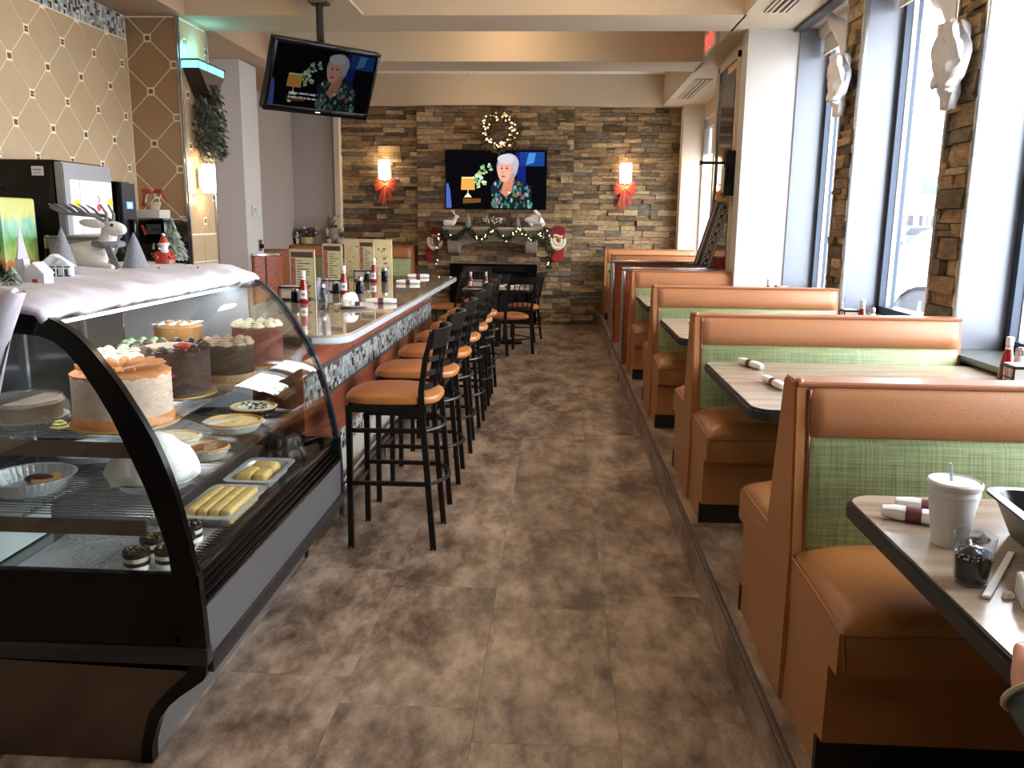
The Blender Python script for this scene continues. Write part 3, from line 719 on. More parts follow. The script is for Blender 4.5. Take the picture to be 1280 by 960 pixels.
O('tabletop', prism(bmn(), rrect(-.43, .43, -.48, .48, .05), .715, .75, 'z'), M_TABLE, t)
O('edge_band', prism(bmn(), rrect(-.44, .44, -.49, .49, .055), .71, .747, 'z', r=.006), M_EDGE, t)
O('pedestal', tube(bmn(), [(0, 0, .02), (0, 0, .72)], .04, 14), M_BLK, t)
O('base', box(B(-.32, .32, -.04, .04, 0, .035, r=.01), -.04, .04, -.32, .32, 0, .035, r=.01), M_BLK, t)
# ================================================================ LEFT BACK SEATING
b5 = booth('booth_bench', 'tan booth bench end beyond the bar counter below the thermostat column', (-3.9, 10.2, .2), L=.86, sides=(1,), top=1.03)
booth('booth_bench', 'long tan and green bench against the back wall left of the fireplace', (-4.1, 12.8, .2), L=1.86, sides=(-1,), top=1.0)
t = thing('half_wall', 'short cherry half wall with metal cap below the grey column', 'divider', (-3.52, 9.55, 0))
O('panel', B(0, .32, -.05, .05, 0, 1.17), M_WOOD, t); O('cap', B(-.01, .33, -.07, .07, 1.17, 1.205, r=.005), M_ALU, t)
O('panel_seam', B(.15, .165, -.054, -.05, 0, 1.17), M_KICK, t)
S('trim_13', B(-4.14, -2.25, 12.95, 13.1, 0, 1.215), M_WOOD)

S('trim_16', B(-4.14, -2.2, 10.0, 13.1, 0.0, .2), M_FLOOR)
# ================================================================ DISPLAY CASE
def OW(name, bm, m, t, **k):
    return O(name, bm, m, t, loc=tuple(-c for c in t.location), **k)
dc = thing('display_case', 'curved glass bakery display case with black end frames and grey lower panels', 'display case', (-1.5, 2.95, 0))
YA, YB = 2.17, 3.72
OUT = [(-1.99, 1.345), (-1.50, 1.345), (-1.438, 1.344), (-1.395, 1.338), (-1.355, 1.324), (-1.318, 1.302), (-1.284, 1.273), (-1.25, 1.235), (-1.213, 1.184), (-1.185, 1.143), (-1.16, 1.1), (-1.13, 1.048), (-1.104, .996), (-1.084, .945), (-1.066, .892), (-1.052, .84), (-1.041, .788), (-1.024, .705), (-1.008, .61), (-.997, .53), (-.992, .43), (-.99, .33)]
SC_ = [(-.99, .33), (-.99, .30), (-1.0, .278), (-1.03, .255), (-1.075, .222), (-1.11, .19), (-1.138, .15), (-1.15, .12), (-1.168, .06), (-1.172, 0)]
INN = [(-1.99, 1.285), (-1.458, 1.285), (-1.40, 1.28), (-1.361, 1.266), (-1.33, 1.24), (-1.297, 1.2), (-1.255, 1.13), (-1.219, 1.062), (-1.19, .99), (-1.162, .92), (-1.137, .855), (-1.115, .785), (-1.10, .73), (-1.084, .667), (-1.079, .60)]
for ya, yb, nm in ((YA - .012, YA + .022, 'near'), (YB - .018, YB + .012, 'far')):
    poly = [p for p in OUT] + [(-1.99, .33), (-1.99, .60)] + INN[::-1]
    # arch band
    arch = OUT + [(-1.05, .33), (-1.079, .60)] + INN[::-1][1:]
    if nm == 'near': OW('arch_frame', prism(bmn(), arch, ya, yb, 'y', r=.003), M_BLACKG, dc)
    else:
        inn2 = [(x - .022, z - .012) for x, z in OUT[2:]][::-1]
        OW('arch_frame', prism(bmn(), OUT + inn2 + [(-1.99, 1.32)], ya, yb, 'y', r=.002), mat('dark_blue_metal', rgb(44, 52, 66), .3, .4), dc)
    OW('end_panel', B(-1.99, -1.0, ya + .004, yb - .004, .375, .60), M_BLACKG, dc)
    OW('trim_strip', B(-1.99, -.986, ya - .006, yb, .325, .378, r=.004), mat('charcoal_trim', rgb(34, 32, 33), .35), dc)
    foot = [(x - .004, z) for x, z in SC_] 
    inn = [(-1.045, .325), (-1.05, .30), (-1.075, .275), (-1.115, .24), (-1.15, .2), (-1.175, .165), (-1.19, .12), (-1.205, .06), (-1.21, 0)]
    OW('foot_frame', prism(bmn(), foot + inn[::-1], ya - .004, yb + .002, 'y', r=.002), M_BLACKG, dc)
    OW('lower_end_panel', prism(bmn(), inn[1:] + [(-1.99, 0), (-1.99, .325)], ya + .008, yb - .006, 'y'), mat('bronze_steel', rgb(98, 82, 72), .28, .7), dc)
    OW('bolt', lathe(bmn(), [(.008, 0), (.008, .006), (.004, .008)], 12, (-1.075, ya + .004, .40), 'y', M=None), M_STEEL, dc)
    g = OUT[2:18]
    OW('end_glass', prism(bmn(), [(-1.98, 1.29)] + INN[1:] + [(-1.98, .6)], ya + .012, ya + .017, 'y'), M_CGLASS, dc)
def sheet(bm, prof, y0, y1, th):
    n = len(prof); A = []
    for i, (x, z) in enumerate(prof):
        a = Vector(prof[max(i - 1, 0)]); b = Vector(prof[min(i + 1, n - 1)]); d = (b - a).normalized(); nx, nz = d.y, -d.x
        A.append([bm.verts.new((x, y0, z)), bm.verts.new((x, y1, z)), bm.verts.new((x - nx * th * -1 if False else x - th * abs(nx) , y1, z - th * abs(nz))), bm.verts.new((x - th * abs(nx), y0, z - th * abs(nz)))])
    for i in range(n - 1):
        for j in range(4): bm.faces.new((A[i][j], A[i][(j + 1) % 4], A[i + 1][(j + 1) % 4], A[i + 1][j]))
    bm.faces.new(A[0]); bm.faces.new(A[-1][::-1]); return bm
OW('curved_front_glass', sheet(bmn(), [(x - .004, z - .002) for x, z in OUT[2:19]], YA + .022, YB - .018, .005), M_CGLASS, dc, smooth=60)
M_GPAN = mat('grey_laminate', rgb(88, 88, 92), .3)
OW('front_panel', B(-1.03, -.998, YA + .02, YB - .015, .335, .5), M_GPAN, dc)
OW('front_band', B(-1.03, -.985, YA + .02, YB - .015, .285, .335, r=.004), MATS['charcoal_trim'], dc)
OW('kick_panel', prism(bmn(), [(x - .012, z) for x, z in SC_[2:]] + [(-1.25, 0), (-1.25, .28)], YA + .03, YB - .02, 'y'), mat('grey_kick', rgb(124, 122, 122), .3, .3), dc)
for k, (x0, x1, z0, z1) in enumerate(((-1.03, -.994, .5, .515), (-1.035, -1.0, .52, .54), (-1.042, -1.004, .545, .56), (-1.052, -1.008, .565, .592))):
    OW('glass_channel', B(x0, x1, YA + .02, YB - .015, z0, z1, r=.004), M_BLACKG, dc)
OW('channel_backing', B(-1.06, -1.03, YA + .02, YB - .02, .33, .585), M_BLACKG, dc)
OW('highlight_strip', B(-1.0, -.991, YA + .02, YB - .015, .497, .501), M_STEEL, dc)
OW('deck', B(-1.97, -1.055, YA + .02, YB - .02, .53, .555), mat('dark_steel', rgb(126, 128, 130), .3, .4), dc)
OW('vent_channel', B(-1.125, -1.045, YA + .03, YB - .03, .556, .562), M_KICK, dc)
sl_ = O('vent_slat', B(-.04, .034, -.0035, .0035, 0, .012), mat('vent_grey', rgb(74, 74, 78), .4, .5), dc, loc=(-1.085 + 1.5, YA + .05 - 2.95, .562))
for k in range(1, 66): inst(sl_, 'vent_slat', dc, (-1.085 + 1.5, YA + .05 + k * .0222 - 2.95, .562))
OW('roof_panel', B(-1.99, -1.45, YA, YB, 1.30, 1.34), MATS['charcoal_trim'], dc)
OW('led_tube', B(-1.50, -1.475, YA + .05, YB - .05, 1.285, 1.299), emis('led_white', (.95, .97, 1, 1), 16), dc)
OW('back_panel', B(-2.0, -1.985, YA, YB, 0, 1.34), mat('smoked_mirror', rgb(60, 62, 66), .12, .85), dc)
for y in (2.55, 2.95, 3.35): OW('door_stile', B(-1.985, -1.97, y, y + .018, .58, 1.3), M_ALU, dc)
for z in (.62, 1.27): OW('door_rail', B(-1.984, -1.973, YA + .03, YB - .03, z, z + .02), M_ALU, dc)
OW('haze_panel', B(-1.98, -1.40, YB - .03, YB - .022, .62, 1.29), mat('pale_haze', rgb(176, 184, 194), .25, 0), dc)  # added pale panel; its colour imitates haze and reflections in the far end
def wire_shelf(name, x0, x1, z, ya=2.235):
    b = bmn()
    y = ya + .01
    while y < 3.66: tube(b, [(x0, y, z), (x1, y, z)], .0022, 4, sq=False); y += .022
    o = OW('shelf_wires', b, M_STEEL, dc, kind='stuff')
    for x in (x0 + .01, (x0 + x1) / 2, x1 - .003): OW('shelf_rod', tube(bmn(), [(x, ya, z - .004), (x, 3.67, z - .004)], .004, 6), M_STEEL, dc)
    OW('shelf_bracket', B(x0 - .05, x1 - .01, ya - .012, ya - .006, z - .052, z - .006), mat('bronze_bracket', rgb(112, 96, 86), .25, .85), dc)
    OW('shelf_bracket', B(x0 - .05, x1 - .01, 3.675, 3.681, z - .052, z - .006), MATS['bronze_bracket'], dc)
    OW('front_lip', B(x1, x1 + .004, ya, 3.67, z - .006, z + .016), M_CUP, dc)
wire_shelf('upper', -1.93, -1.195, .975)
wire_shelf('middle', -1.93, -1.165, .742)
ZU, ZM, ZD = .978, .745, .556
# -- cakes
M_CAKE = {}
def cm(n, c, r=.7, **k): return mat('cake_' + n, rgb(*c), r, var=.12, vscale=40, bump=.3, bscale=90, **k)
def swirl(m, s=1):
    b = bmn(); lathe(b, [(.018, 0), (.02, .006), (.014, .012), (.016, .016), (.009, .022), (.010, .025), (.001, .030)], 10, ripple=(.12, 5)); 
    bmesh.ops.scale(b, vec=(s * 1.1, s * 1.1, s * .72), verts=b.verts); return b
def cake(label, x, y, z, r, h, side, topm, n=0, rr=.8, ros=None, name='layer_cake', board=True, band=None, s=1, rip=(.006, 26)):
    t = thing(name, label, 'cake', (x, y, z))
    if board: O('cake_board', lathe(bmn(), [(r * 1.12, 0), (r * 1.12, .005)], 32), M_GOLD, t)
    prof = [(r, .006)]; k = 9
    for i in range(k): prof += [(r * 1.0, .006 + h * (i + .1) / k), (r * .986, .006 + h * (i + .9) / k)]
    prof += [(r * .97, h + .004), (r * .9, h + .008)]
    O('cake_body', lathe(bmn(), prof, 40, ripple=None), side, t)
    ic = O('icing', lathe(bmn(), [(r * .99, h - .006), (r * 1.0, h + .006), (r * .9, h + .012), (.001, h + .010)], 36, ripple=(.01, 14)), topm, t)
    if band: O('crumb_band', lathe(bmn(), [(r * 1.015, .006), (r * 1.02, .025), (r * 1.0, .035)], 40, ripple=(.008, 30)), band, t)
    if n:
        f = O('rosette', swirl(ros, s), ros, ic, loc=(r * rr, 0, h + .008))
        for i in range(1, n): inst(f, 'rosette', ic, (r * rr * cos(2 * pi * i / n), r * rr * sin(2 * pi * i / n), h + .008))
    return t
ORN = cm('orange', (208, 138, 80)); PEACH = cm('peach', (230, 202, 182)); CREAM = cm('cream', (236, 228, 200)); CHOC = cm('chocolate', (62, 44, 38), .45); CHOCD = cm('dark_chocolate', (44, 30, 28), .35)
CAR = cm('caramel', (190, 132, 74), .4); REDV = cm('red_velvet', (112, 48, 40)); CRUST = cm('crust', (206, 164, 104)); FILL = cm('custard', (232, 204, 140)); BROWNF = cm('pumpkin', (140, 92, 62), .35); WHT = cm('white_icing', (242, 240, 236)); MOCHA = cm('mocha', (176, 152, 130))
p = cake('peach frosted layer cake with orange icing petals, in front on the upper shelf', -1.325, 2.43, ZU, .142, .155, PEACH, ORN, band=ORN)
b = bmn(); prism(b, [(0, 0), (.05, .014), (.085, .010), (.10, 0), (.085, -.012), (.05, -.014)], 0, .012, 'z', r=.003)
f = O('icing_petal', b, ORN, p, loc=(.03, 0, .163), rot=(.2, -.12, 0))
for i in range(1, 16): inst(f, 'icing_petal', p, (.03 * cos(i * pi / 8), .03 * sin(i * pi / 8), .163 + .002 * (i % 2)), (.25, -.14, i * pi / 8))
cake('white frosted cake with creamy swirls behind the peach cake', -1.50, 2.75, ZU, .095, .15, WHT, WHT, 7, .6, CREAM, s=1.2)
cake('cake topped with green and white sprinkles, behind the chocolate cake', -1.60, 3.12, ZU, .095, .13, CREAM, WHT, 9, .7, cm('green_white', (170, 208, 160)), s=.9)
c = cake('large chocolate cake with a red berry, in the middle of the upper shelf', -1.38, 2.87, ZU, .135, .155, CHOC, CHOCD, 14, .86, CHOCD, s=1.1)
O('top_glaze', lathe(bmn(), [(.085, .168), (.08, .174), (.001, .174)], 24), MOCHA, c)
O('strawberry', ball(bmn(), (.085, -.085, .185), (.032, .02, .014), 12, 8), cm('berry', (176, 36, 32), .3), c)
c = cake('caramel cake with white drizzle, tallest at the back of the upper shelf', -1.60, 3.42, ZU, .098, .165, CAR, CAR, 6, .5, CAR, s=.9)
b = bmn()
for k in range(7): tube(b, [(-.08 + .16 * j / 10, -.07 + k * .023 + .012 * sin(j * 2.2 + k), .184) for j in range(11)], .0026, 5)
O('white_drizzle', b, WHT, c)
cake('chocolate cake with a ring of mocha rosettes on the upper shelf', -1.275, 3.13, ZU, .10, .135, CHOCD, CHOC, 10, .78, MOCHA, s=1.25, band=cm('nut', (150, 120, 84)))
cake('red velvet cake with cream rosettes at the far end of the upper shelf', -1.29, 3.50, ZU, .105, .16, REDV, REDV, 11, .8, CREAM, s=1.2)
# wedge of pie with plastic wrap
t = thing('pie_half', 'half eaten brown pie in plastic wrap, at the left of the upper shelf', 'pie', (-1.63, 2.42, ZU))
O('plate', lathe(bmn(), [(.02, 0), (.08, .002), (.115, .012), (.118, .016), (.08, .006), (.001, .005)], 32), M_WHT, t)
b = bmn(); prism(b, [(.1 * cos(radians(a)), .1 * sin(radians(a))) for a in range(-100, 101, 12)], .008, .055, 'z', r=.006); O('filling', b, cm('pie_brown', (150, 122, 86)), t)
b = bmn(); prism(b, [(.108 * cos(radians(a)), .108 * sin(radians(a))) for a in range(-100, 101, 12)], .052, .068, 'z', r=.006); O('cream_top', b, MOCHA, t)
b = lathe(bmn(), [(.125, .01), (.118, .05), (.1, .078), (.05, .088), (.001, .09)], 30, ripple=(.04, 9)); O('plastic_wrap', b, thin_glass('cling_film', (.97, .97, .98, 1), .12, .05, .05), t)
t = thing('yellow_rosette', 'blob of pale yellow icing on the upper shelf, beside the peach cake', 'icing', (-1.475, 2.335, ZU)); O('icing', swirl(FILL, 1.2), cm('yellow_icing', (236, 226, 150)), t)
def pan_prof(r, h): return [(r * .8, 0), (r * .82, .002), (r, h), (r * 1.07, h + .001), (r * 1.07, h + .004), (r * .985, h + .003), (r * .8, .004), (.001, .003)]
def pie(label, x, y, z, r, fill, crust=CRUST, name='pie', pan=None, gap=False, plate=None, h=.03):
    t = thing(name, label, 'pie', (x, y, z))
    O('pie_tin', lathe(bmn(), pan_prof(r, h), 60, ripple=(.012, 30)), pan or M_FOIL, t)
    O('crust', lathe(bmn(), [(r * .84, .006), (r * .97, h), (r * 1.02, h + .008), (r * .96, h + .012), (r * .88, h + .004)], 48, ripple=(.015, 24)), crust, t)
    O('filling', lathe(bmn(), [(r * .9, h * .7), (r * .86, h + .004), (r * .5, h + .009), (.001, h + .01)], 32), fill, t)
    return t
t = pie('pie with crumbled blue and white topping, at the back of the middle shelf', -1.335, 3.53, ZM, .10, CREAM, cm('pale_crust', (220, 196, 140)), pan=CHOCD)
b = bmn(); rr = random.Random(4)
for k in range(46): a = rr.random() * 6.28; q = rr.random() ** .5 * .075; ball(b, (q * cos(a), q * sin(a), .042), (.008, .006, .004), 6, 4, mi=k % 2)
O('crumbles', b, [mat('blue_crumb', rgb(52, 66, 82), .6), WHT], t, kind='stuff')
t = pie('custard pie in a white tin with one slice missing, on the middle shelf', -1.32, 3.26, ZM, .115, FILL, pan=M_WHT)
O('missing_slice', prism(bmn(), [(0, 0), (-.112, -.03), (-.105, -.06), (-.08, -.085)], .03, .0425, 'z'), M_WHT, t)
pie('small golden pie partly hidden behind the black arch, on the middle shelf', -1.44, 3.00, ZM, .088, FILL)
t = pie('brown pumpkin pie with a pale slice mark, near the edge of the middle shelf', -1.262, 2.86, ZM, .078, BROWNF)
O('pale_patch', prism(bmn(), [(.01, -.05), (.045, -.02), (.02, .04), (-.02, .03)], .038, .0415, 'z'), cm('pale_brown', (186, 150, 124)), t)
t = thing('meringue_pie', 'tall white meringue pie domed over a foil tin on the middle shelf', 'pie', (-1.29, 2.52, ZM))
O('pie_tin', lathe(bmn(), pan_prof(.125, .03), 60, ripple=(.012, 30)), M_FOIL, t)
b = lathe(bmn(), [(.13, .03), (.140, .04), (.143, .055), (.138, .075), (.125, .095), (.108, .115), (.092, .13), (.078, .145), (.062, .158), (.042, .168), (.02, .175), (.001, .177)], 64, ripple=(.02, 9))
for v in b.verts: v.co += Vector(noise.noise_vector(v.co * 22)) * .011
O('meringue', b, mat('meringue', rgb(242, 240, 238), .6, bump=.3, bscale=60, sss=.2), t, smooth=80)
t = thing('foil_pan', 'round foil pan with remains of cherry pie, left on the middle shelf', 'pan', (-1.66, 2.45, ZM))
O('foil_dish', lathe(bmn(), pan_prof(.125, .045), 80, ripple=(.02, 40)), M_FOIL, t)
O('pie_remnant', prism(bmn(), [(.09 * cos(radians(a)), .09 * sin(radians(a))) for a in range(-60, 61, 15)] + [(.03, .03), (.01, -.03)], .006, .04, 'z', r=.008), CRUST, t)
O('cherry_filling', ball(bmn(), (.03, -.0, .035), (.05, .03, .014), 12, 6), cm('cherry', (92, 30, 24), .2), t)
t = thing('foil_pan', 'shallow foil pan with a little crumble, behind the cherry pie pan', 'pan', (-1.66, 2.83, ZM))
O('foil_dish', lathe(bmn(), pan_prof(.135, .03), 80, ripple=(.014, 40)), M_FOIL, t)
O('crumble', ball(bmn(), (.07, -.02, .012), (.05, .03, .012), 10, 6), FILL, t)
def loaf_pan(label, x, y, lx, ly, h, cakes, m, rz=0):
    t = thing('foil_loaf_pan', label, 'pan', (x, y, ZD), rz); b = bmn(); P = []
    for s, z in ((.84, 0), (1, h), (1.2, h + .001), (1.2, h + .005), (.98, h + .003), (.83, .004)):
        ring = rrect(-lx * s, lx * s, -ly * s, ly * s, .035 * s, 5); P.append([b.verts.new((px * (1 + .006 * (i % 2)), py * (1 + .006 * (i % 2)), z)) for i, (px, py) in enumerate(ring)])
    n = len(P[0])
    for k in range(5):
        for i in range(n): b.faces.new((P[k][i], P[k][(i + 1) % n], P[k + 1][(i + 1) % n], P[k + 1][i]))
    b.faces.new(P[0][::-1]); b.faces.new(P[-1])
    O('foil_dish', b, M_FOIL, t)
    for cx, cy, sx, sy in cakes: O('sponge_roll', box(bmn(), cx - sx, cx + sx, cy - sy, cy + sy, .008, h + .018, r=min(sx, sy) * .55, seg=4), m, t)
    return t
YEL = cm('yellow_sponge', (222, 190, 120))
loaf_pan('foil pan packed with four long yellow sponge rolls, on the deck nearest the camera', -1.175, 2.77, .088, .155, .05, [(-.062 + k * .041, 0, .0205, .135) for k in range(4)], YEL)
loaf_pan('foil pan with three yellow sponge pieces, behind the pan of sponge rolls', -1.175, 3.15, .082, .14, .05, [(-.03, -.05, .033, .06), (.03, -.06, .026, .05), (0, .055, .055, .045)], YEL)
t = thing('chocolate_bundt', 'two dark chocolate bundt cakes stacked on foil at the far end of the deck', 'cake', (-1.19, 3.47, ZD))
O('foil_base', lathe(bmn(), [(.11, 0), (.115, .004), (.09, .006)], 40, ripple=(.03, 13)), M_FOIL, t)
for k, (z, s) in enumerate(((.006, 1), (.065, .8))): O('bundt', lathe(bmn(), [(.03 * s, z), (.095 * s, z), (.1 * s, z + .03 * s), (.085 * s, z + .058 * s), (.055 * s, z + .07 * s), (.03 * s, z + .05 * s)], 60, ripple=(.05, 12)), CHOCD, t)
# deck tray + minis
t = thing('foil_tray', 'foil wrapped tray on the case deck under the mini cakes', 'tray', (-1.36, 2.40, ZD))
b = box(bmn(), -.24, .255, -.19, .21, .004, .016, r=.005)
bmesh.ops.subdivide_edges(b, edges=b.edges[:], cuts=9, use_grid_fill=True)
for v in b.verts: v.co.z += noise.noise(v.co * 40) * .004
O('foil_sheet', b, mat('crinkled_foil', rgb(206, 208, 212), .32, .55, bump=1, bscale=50), t)
O('cling_rim', tube(bmn(), [(x, y, .016) for x, y in rrect(-.235, .25, -.185, .205, .04)], .006, 6, closed=True), M_CUP, t)
mini = None
for i, (x, y) in enumerate(((-1.232, 2.262), (-1.150, 2.29), (-1.235, 2.37), (-1.150, 2.39), (-1.17, 2.49))):
    lab = ['mini chocolate cream cake nearest the corner of the foil tray', 'mini chocolate cream cake beside the black end frame on the foil tray', 'mini chocolate cream cake with a nut cluster on top on the foil tray', 'mini chocolate cream cake behind the pair in front on the foil tray', 'mini chocolate cream cake at the back of the foil tray'][i]
    if mini is None:
        mini = thing('mini_cake', lab, 'cake', (x, y, ZD + .016), 0, 'mini chocolate cakes on the foil tray')
        for k, (z0, z1, m, s) in enumerate(((0, .016, WHT, 1), (.016, .028, CHOCD, 1.02), (.028, .042, CREAM, 1), (.042, .058, CHOCD, 1.06))):
            O('layer', lathe(bmn(), [(.036 * s, z0), (.0375 * s, (z0 + z1) / 2), (.036 * s, z1), (.001, z1 + .001)], 24), m, mini)
        b = bmn(); rr = random.Random(9)
        for k in range(30): a = rr.random() * 6.28; q = rr.random() ** .5 * .032; ball(b, (q * cos(a), q * sin(a), .06), (.006, .005, .006), 6, 4, mi=(k % 4 == 0))
        O('chocolate_crumbs', b, [CHOCD, cm('nut', (150, 120, 84))], mini, kind='stuff')
    else: dup(mini, (x, y, ZD + .016), i * .8, lab)
t = thing('plastic_box', 'translucent white plastic box on the deck at the left of the foil tray', 'box', (-1.8, 2.42, ZD))
O('box_shell', box(box(box(B(-.13, .12, -.15, -.145, 0, .09), -.13, .12, .145, .15, 0, .09), .115, .12, -.15, .15, 0, .09), -.13, .12, -.15, .15, 0, .006), mat('milky_plastic', rgb(206, 214, 212), .2), t)
O('lid', B(-.135, .125, -.155, .155, .09, .10, r=.004), mat('milky_plastic', rgb(206, 214, 212), .2), t)
# ================================================================ COTTON + SNOW VILLAGE
def cotton():
    b = bmn(); prof = [(-2.06, 1.345), (-2.04, 1.385), (-1.9, 1.392), (-1.75, 1.388), (-1.62, 1.383), (-1.53, 1.378), (-1.47, 1.374), (-1.42, 1.366), (-1.385, 1.352), (-1.365, 1.33)]
    n = 90; R = []
    for i in range(n + 1):
        y = 2.15 + (3.77 - 2.15) * i / n; row = []
        for j, (x, z) in enumerate(prof):
            e = j / (len(prof) - 1); q = Vector((x * 5, y * 5, 0)); q2 = q * 4
            d = noise.noise(q) * .022 + noise.noise(q2) * .010; ed = (noise.noise(Vector((9, y * 9, 3))) * .02 + noise.noise(Vector((2, y * 22, 3))) * .012) if e > .7 else 0
            endf = min(1, (i + 1) / 5, (n + 1 - i) / 5) ** .5
            row.append(b.verts.new((x + ed, y, 1.345 + (z - 1.345 + (d if j > 0 else 0) + (.012 if j else 0)) * endf if z > 1.345 else z + ed * .8)))
        R.append(row)
    for i in range(n):
        for j in range(len(prof) - 1): b.faces.new((R[i][j], R[i + 1][j], R[i + 1][j + 1], R[i][j + 1]))
    return b
t = thing('cotton_snow', 'fluffy white cotton snow draped along the top of the display case', 'decoration', (-1.7, 2.95, 1.345))
sn = OW('cotton_sheet', cotton(), M_SNOW, t, smooth=80)
md = sn.modifiers.new('thick', 'SOLIDIFY'); md.thickness = .02; md.offset = -1
b = bmn(); n = 14; R = []
for i in range(n + 1):
    u = i / n; x = -2.06 + u * .66; zb = 1.08 - .05 * sin(u * 5) + .28 * max(0, u - .86) / .14
    R.append([b.verts.new((x + noise.noise(Vector((x * 9, k, 0))) * .01, 2.115 - .035 * sin(pi * min(1, k / 7)) + noise.noise(Vector((x * 12, k * .7, 4))) * .016, 1.40 + (zb - 1.40) * k / 8)) for k in range(9)])
for i in range(n):
    for k in range(8): b.faces.new((R[i][k], R[i][k + 1], R[i + 1][k + 1], R[i + 1][k]))
sn = OW('cotton_drape', b, M_SNOW, t, smooth=80)
md = sn.modifiers.new('thick', 'SOLIDIFY'); md.thickness = .018
def skin(name, pts, edges, radii, m, parent, sub=2, root=0, loc=None, scale=1):
    me = bpy.data.meshes.new(name); me.from_pydata([Vector(p) * scale for p in pts], edges, []); me.materials.append(m)
    o = bpy.data.objects.new(name, me); COL.objects.link(o); o.parent = parent
    if loc: o.location = loc
    md = o.modifiers.new('skin', 'SKIN')
    sv = me.skin_vertices[0].data
    for i, r in enumerate(radii):
        r = r if isinstance(r, tuple) else (r, r)
        sv[i].radius = (r[0] * scale, r[1] * scale); sv[i].use_root = (i == root)
    md.use_smooth_shade = True
    s = o.modifiers.new('sub', 'SUBSURF'); s.levels = sub; s.render_levels = sub
    return o
def chain(n, s=0): return [(s + i, s + i + 1) for i in range(n - 1)]
ZS = 1.392
# deer lying, facing right (+x a bit away)
dr_ = thing('plush_reindeer', 'white plush reindeer lying on the cotton snow with grey antlers and scarf', 'figurine', (-1.87, 3.25, ZS)); dr_.scale = (1.18, 1.18, 1.18)
W_ = mat('white_plush', rgb(228, 222, 216), .95, bump=.6, bscale=200)
skin('body', [(-.115, .02, .035), (-.06, .01, .045), (0, 0, .045), (.05, 0, .055), (.072, 0, .085), (.078, 0, .115), (.085, -.002, .14), (.118, -.01, .136), (.148, -.018, .130), (-.11, -.04, .012), (-.05, -.06, .012), (.06, -.04, .012), (.12, -.06, .010)], chain(9) + [(1, 9), (9, 10), (3, 11), (11, 12)], [.034, .045, .046, .042, .03, .027, .034, .026, .014, .022, .010, .018, .010], W_, dr_, root=2)
O('eye', ball(bmn(), (.108, -.031, .148), .0055, 8, 6), M_BLACKG, dr_)
G_ = mat('grey_felt', rgb(120, 118, 122), .9, bump=.5, bscale=150)
for s in (-1, 1):
    O('ear', ball(bmn(), (.04, -.02 * s - .01, .152), (.045, .006, .014), 10, 6, rot=(0, 0, .12)), W_, dr_)
    b = bmn(); y = s * .022
    tube(b, [(.08, y, .16), (.05, y * 1.4, .178), (.0, y * 1.8, .182), (-.05, y * 2, .185), (-.09, y * 2, .205)], [.006, .0065, .006, .005, .003], 7)
    for x, z in ((.03, .181), (0, .182), (-.03, .184), (-.05, .185)): tube(b, [(x, y * 1.7, z), (x - .02, y * 1.9, z + .018), (x - .045, y * 1.9, z + .035 - .1 * abs(x))], [.005, .0045, .002], 6)
    tube(b, [(.085, y, .16), (.088, y, .185), (.07, y * 1.1, .215)], [.006, .005, .003], 7)
    O('antler', b, G_, dr_)
O('scarf', tube(bmn(), [(.045, -.034, .088), (.08, -.04, .082), (.112, -.02, .085), (.112, .02, .085), (.07, .035, .09), (.045, 0, .094)], .011, 8, closed=True), G_, dr_)
O('scarf_tail', prism(bmn(), [(.085, .085), (.108, .08), (.135, .01), (.108, .0)], -.052, -.044, 'y', r=.002), G_, dr_)
def cone_tree(label, x, y, r, h, m, name='cone_tree'):
    t = thing(name, label, 'decoration', (x, y, ZS - .005))
    O('cone', lathe(bmn(), [(r, 0), (r * .93, h * .15), (r * .7, h * .4), (r * .4, h * .7), (r * .1, h * .95), (.001, h)], 28), m, t)
    rg = [t_ for t_ in range(5)]
    O('glitter_trim', tube(bmn(), [(r * (1 - k / 40) * cos(k * .6), r * (1 - k / 40) * sin(k * .6), h * k / 42) for k in range(40)], .0025, 5), M_STEEL, t); return t
GLIT = mat('grey_glitter', rgb(138, 140, 150), .4, .3, var=.3, vscale=200, bump=.6, bscale=300)
cone_tree('glittery grey cone tree left of the reindeer', -1.79, 2.95, .046, .175, GLIT)
cone_tree('glittery grey cone tree in front of the reindeer, right of its head', -1.735, 3.36, .05, .15, GLIT)
def fir(label, x, y, h, r, m, z=None, name='miniature_fir', cat='decoration', n=420):
    t = thing(name, label, cat, (x, y, z or ZS - .005)); rr = random.Random(int(h * 1000)); b = bmn()
    for k in range(n):
        q = rr.random() ** .8; zz = h * (.1 + .88 * q); R = r * (1 - q) * (.75 + .35 * rr.random()) + .004; a = rr.random() * 6.283
        c = Vector((0, 0, zz + R * .35)); e = Vector((R * cos(a), R * sin(a), zz - R * .1)); w = Vector((-sin(a), cos(a), 0)) * R * .16 + Vector((0, 0, .002)); mid = (c * .35 + e * .65) + Vector((0, 0, .004))
        v = [b.verts.new(p) for p in (c, mid + w, e, mid - w)]; b.faces.new(v)
    O('needles', b, m, t, kind='stuff', smooth=0)
    O('trunk', tube(bmn(), [(0, 0, 0), (0, 0, h * .9)], [.006, .002], 6), mat('bark', rgb(78, 60, 46), .9), t); return t
fir('frosted miniature fir tree at the right end of the snow village', -1.73, 3.70, .21, .075, M_FROST)
fir('small dark green fir sprig between the church and the cottage', -1.80, 2.60, .09, .035, M_NEEDLE, n=220)
fir('frosted fir sprig in front of the white church', -1.66, 2.46, .06, .035, M_FROST, n=220)
fir('small dark green fir behind the reindeer head', -1.92, 3.60, .09, .045, M_NEEDLE, n=220)
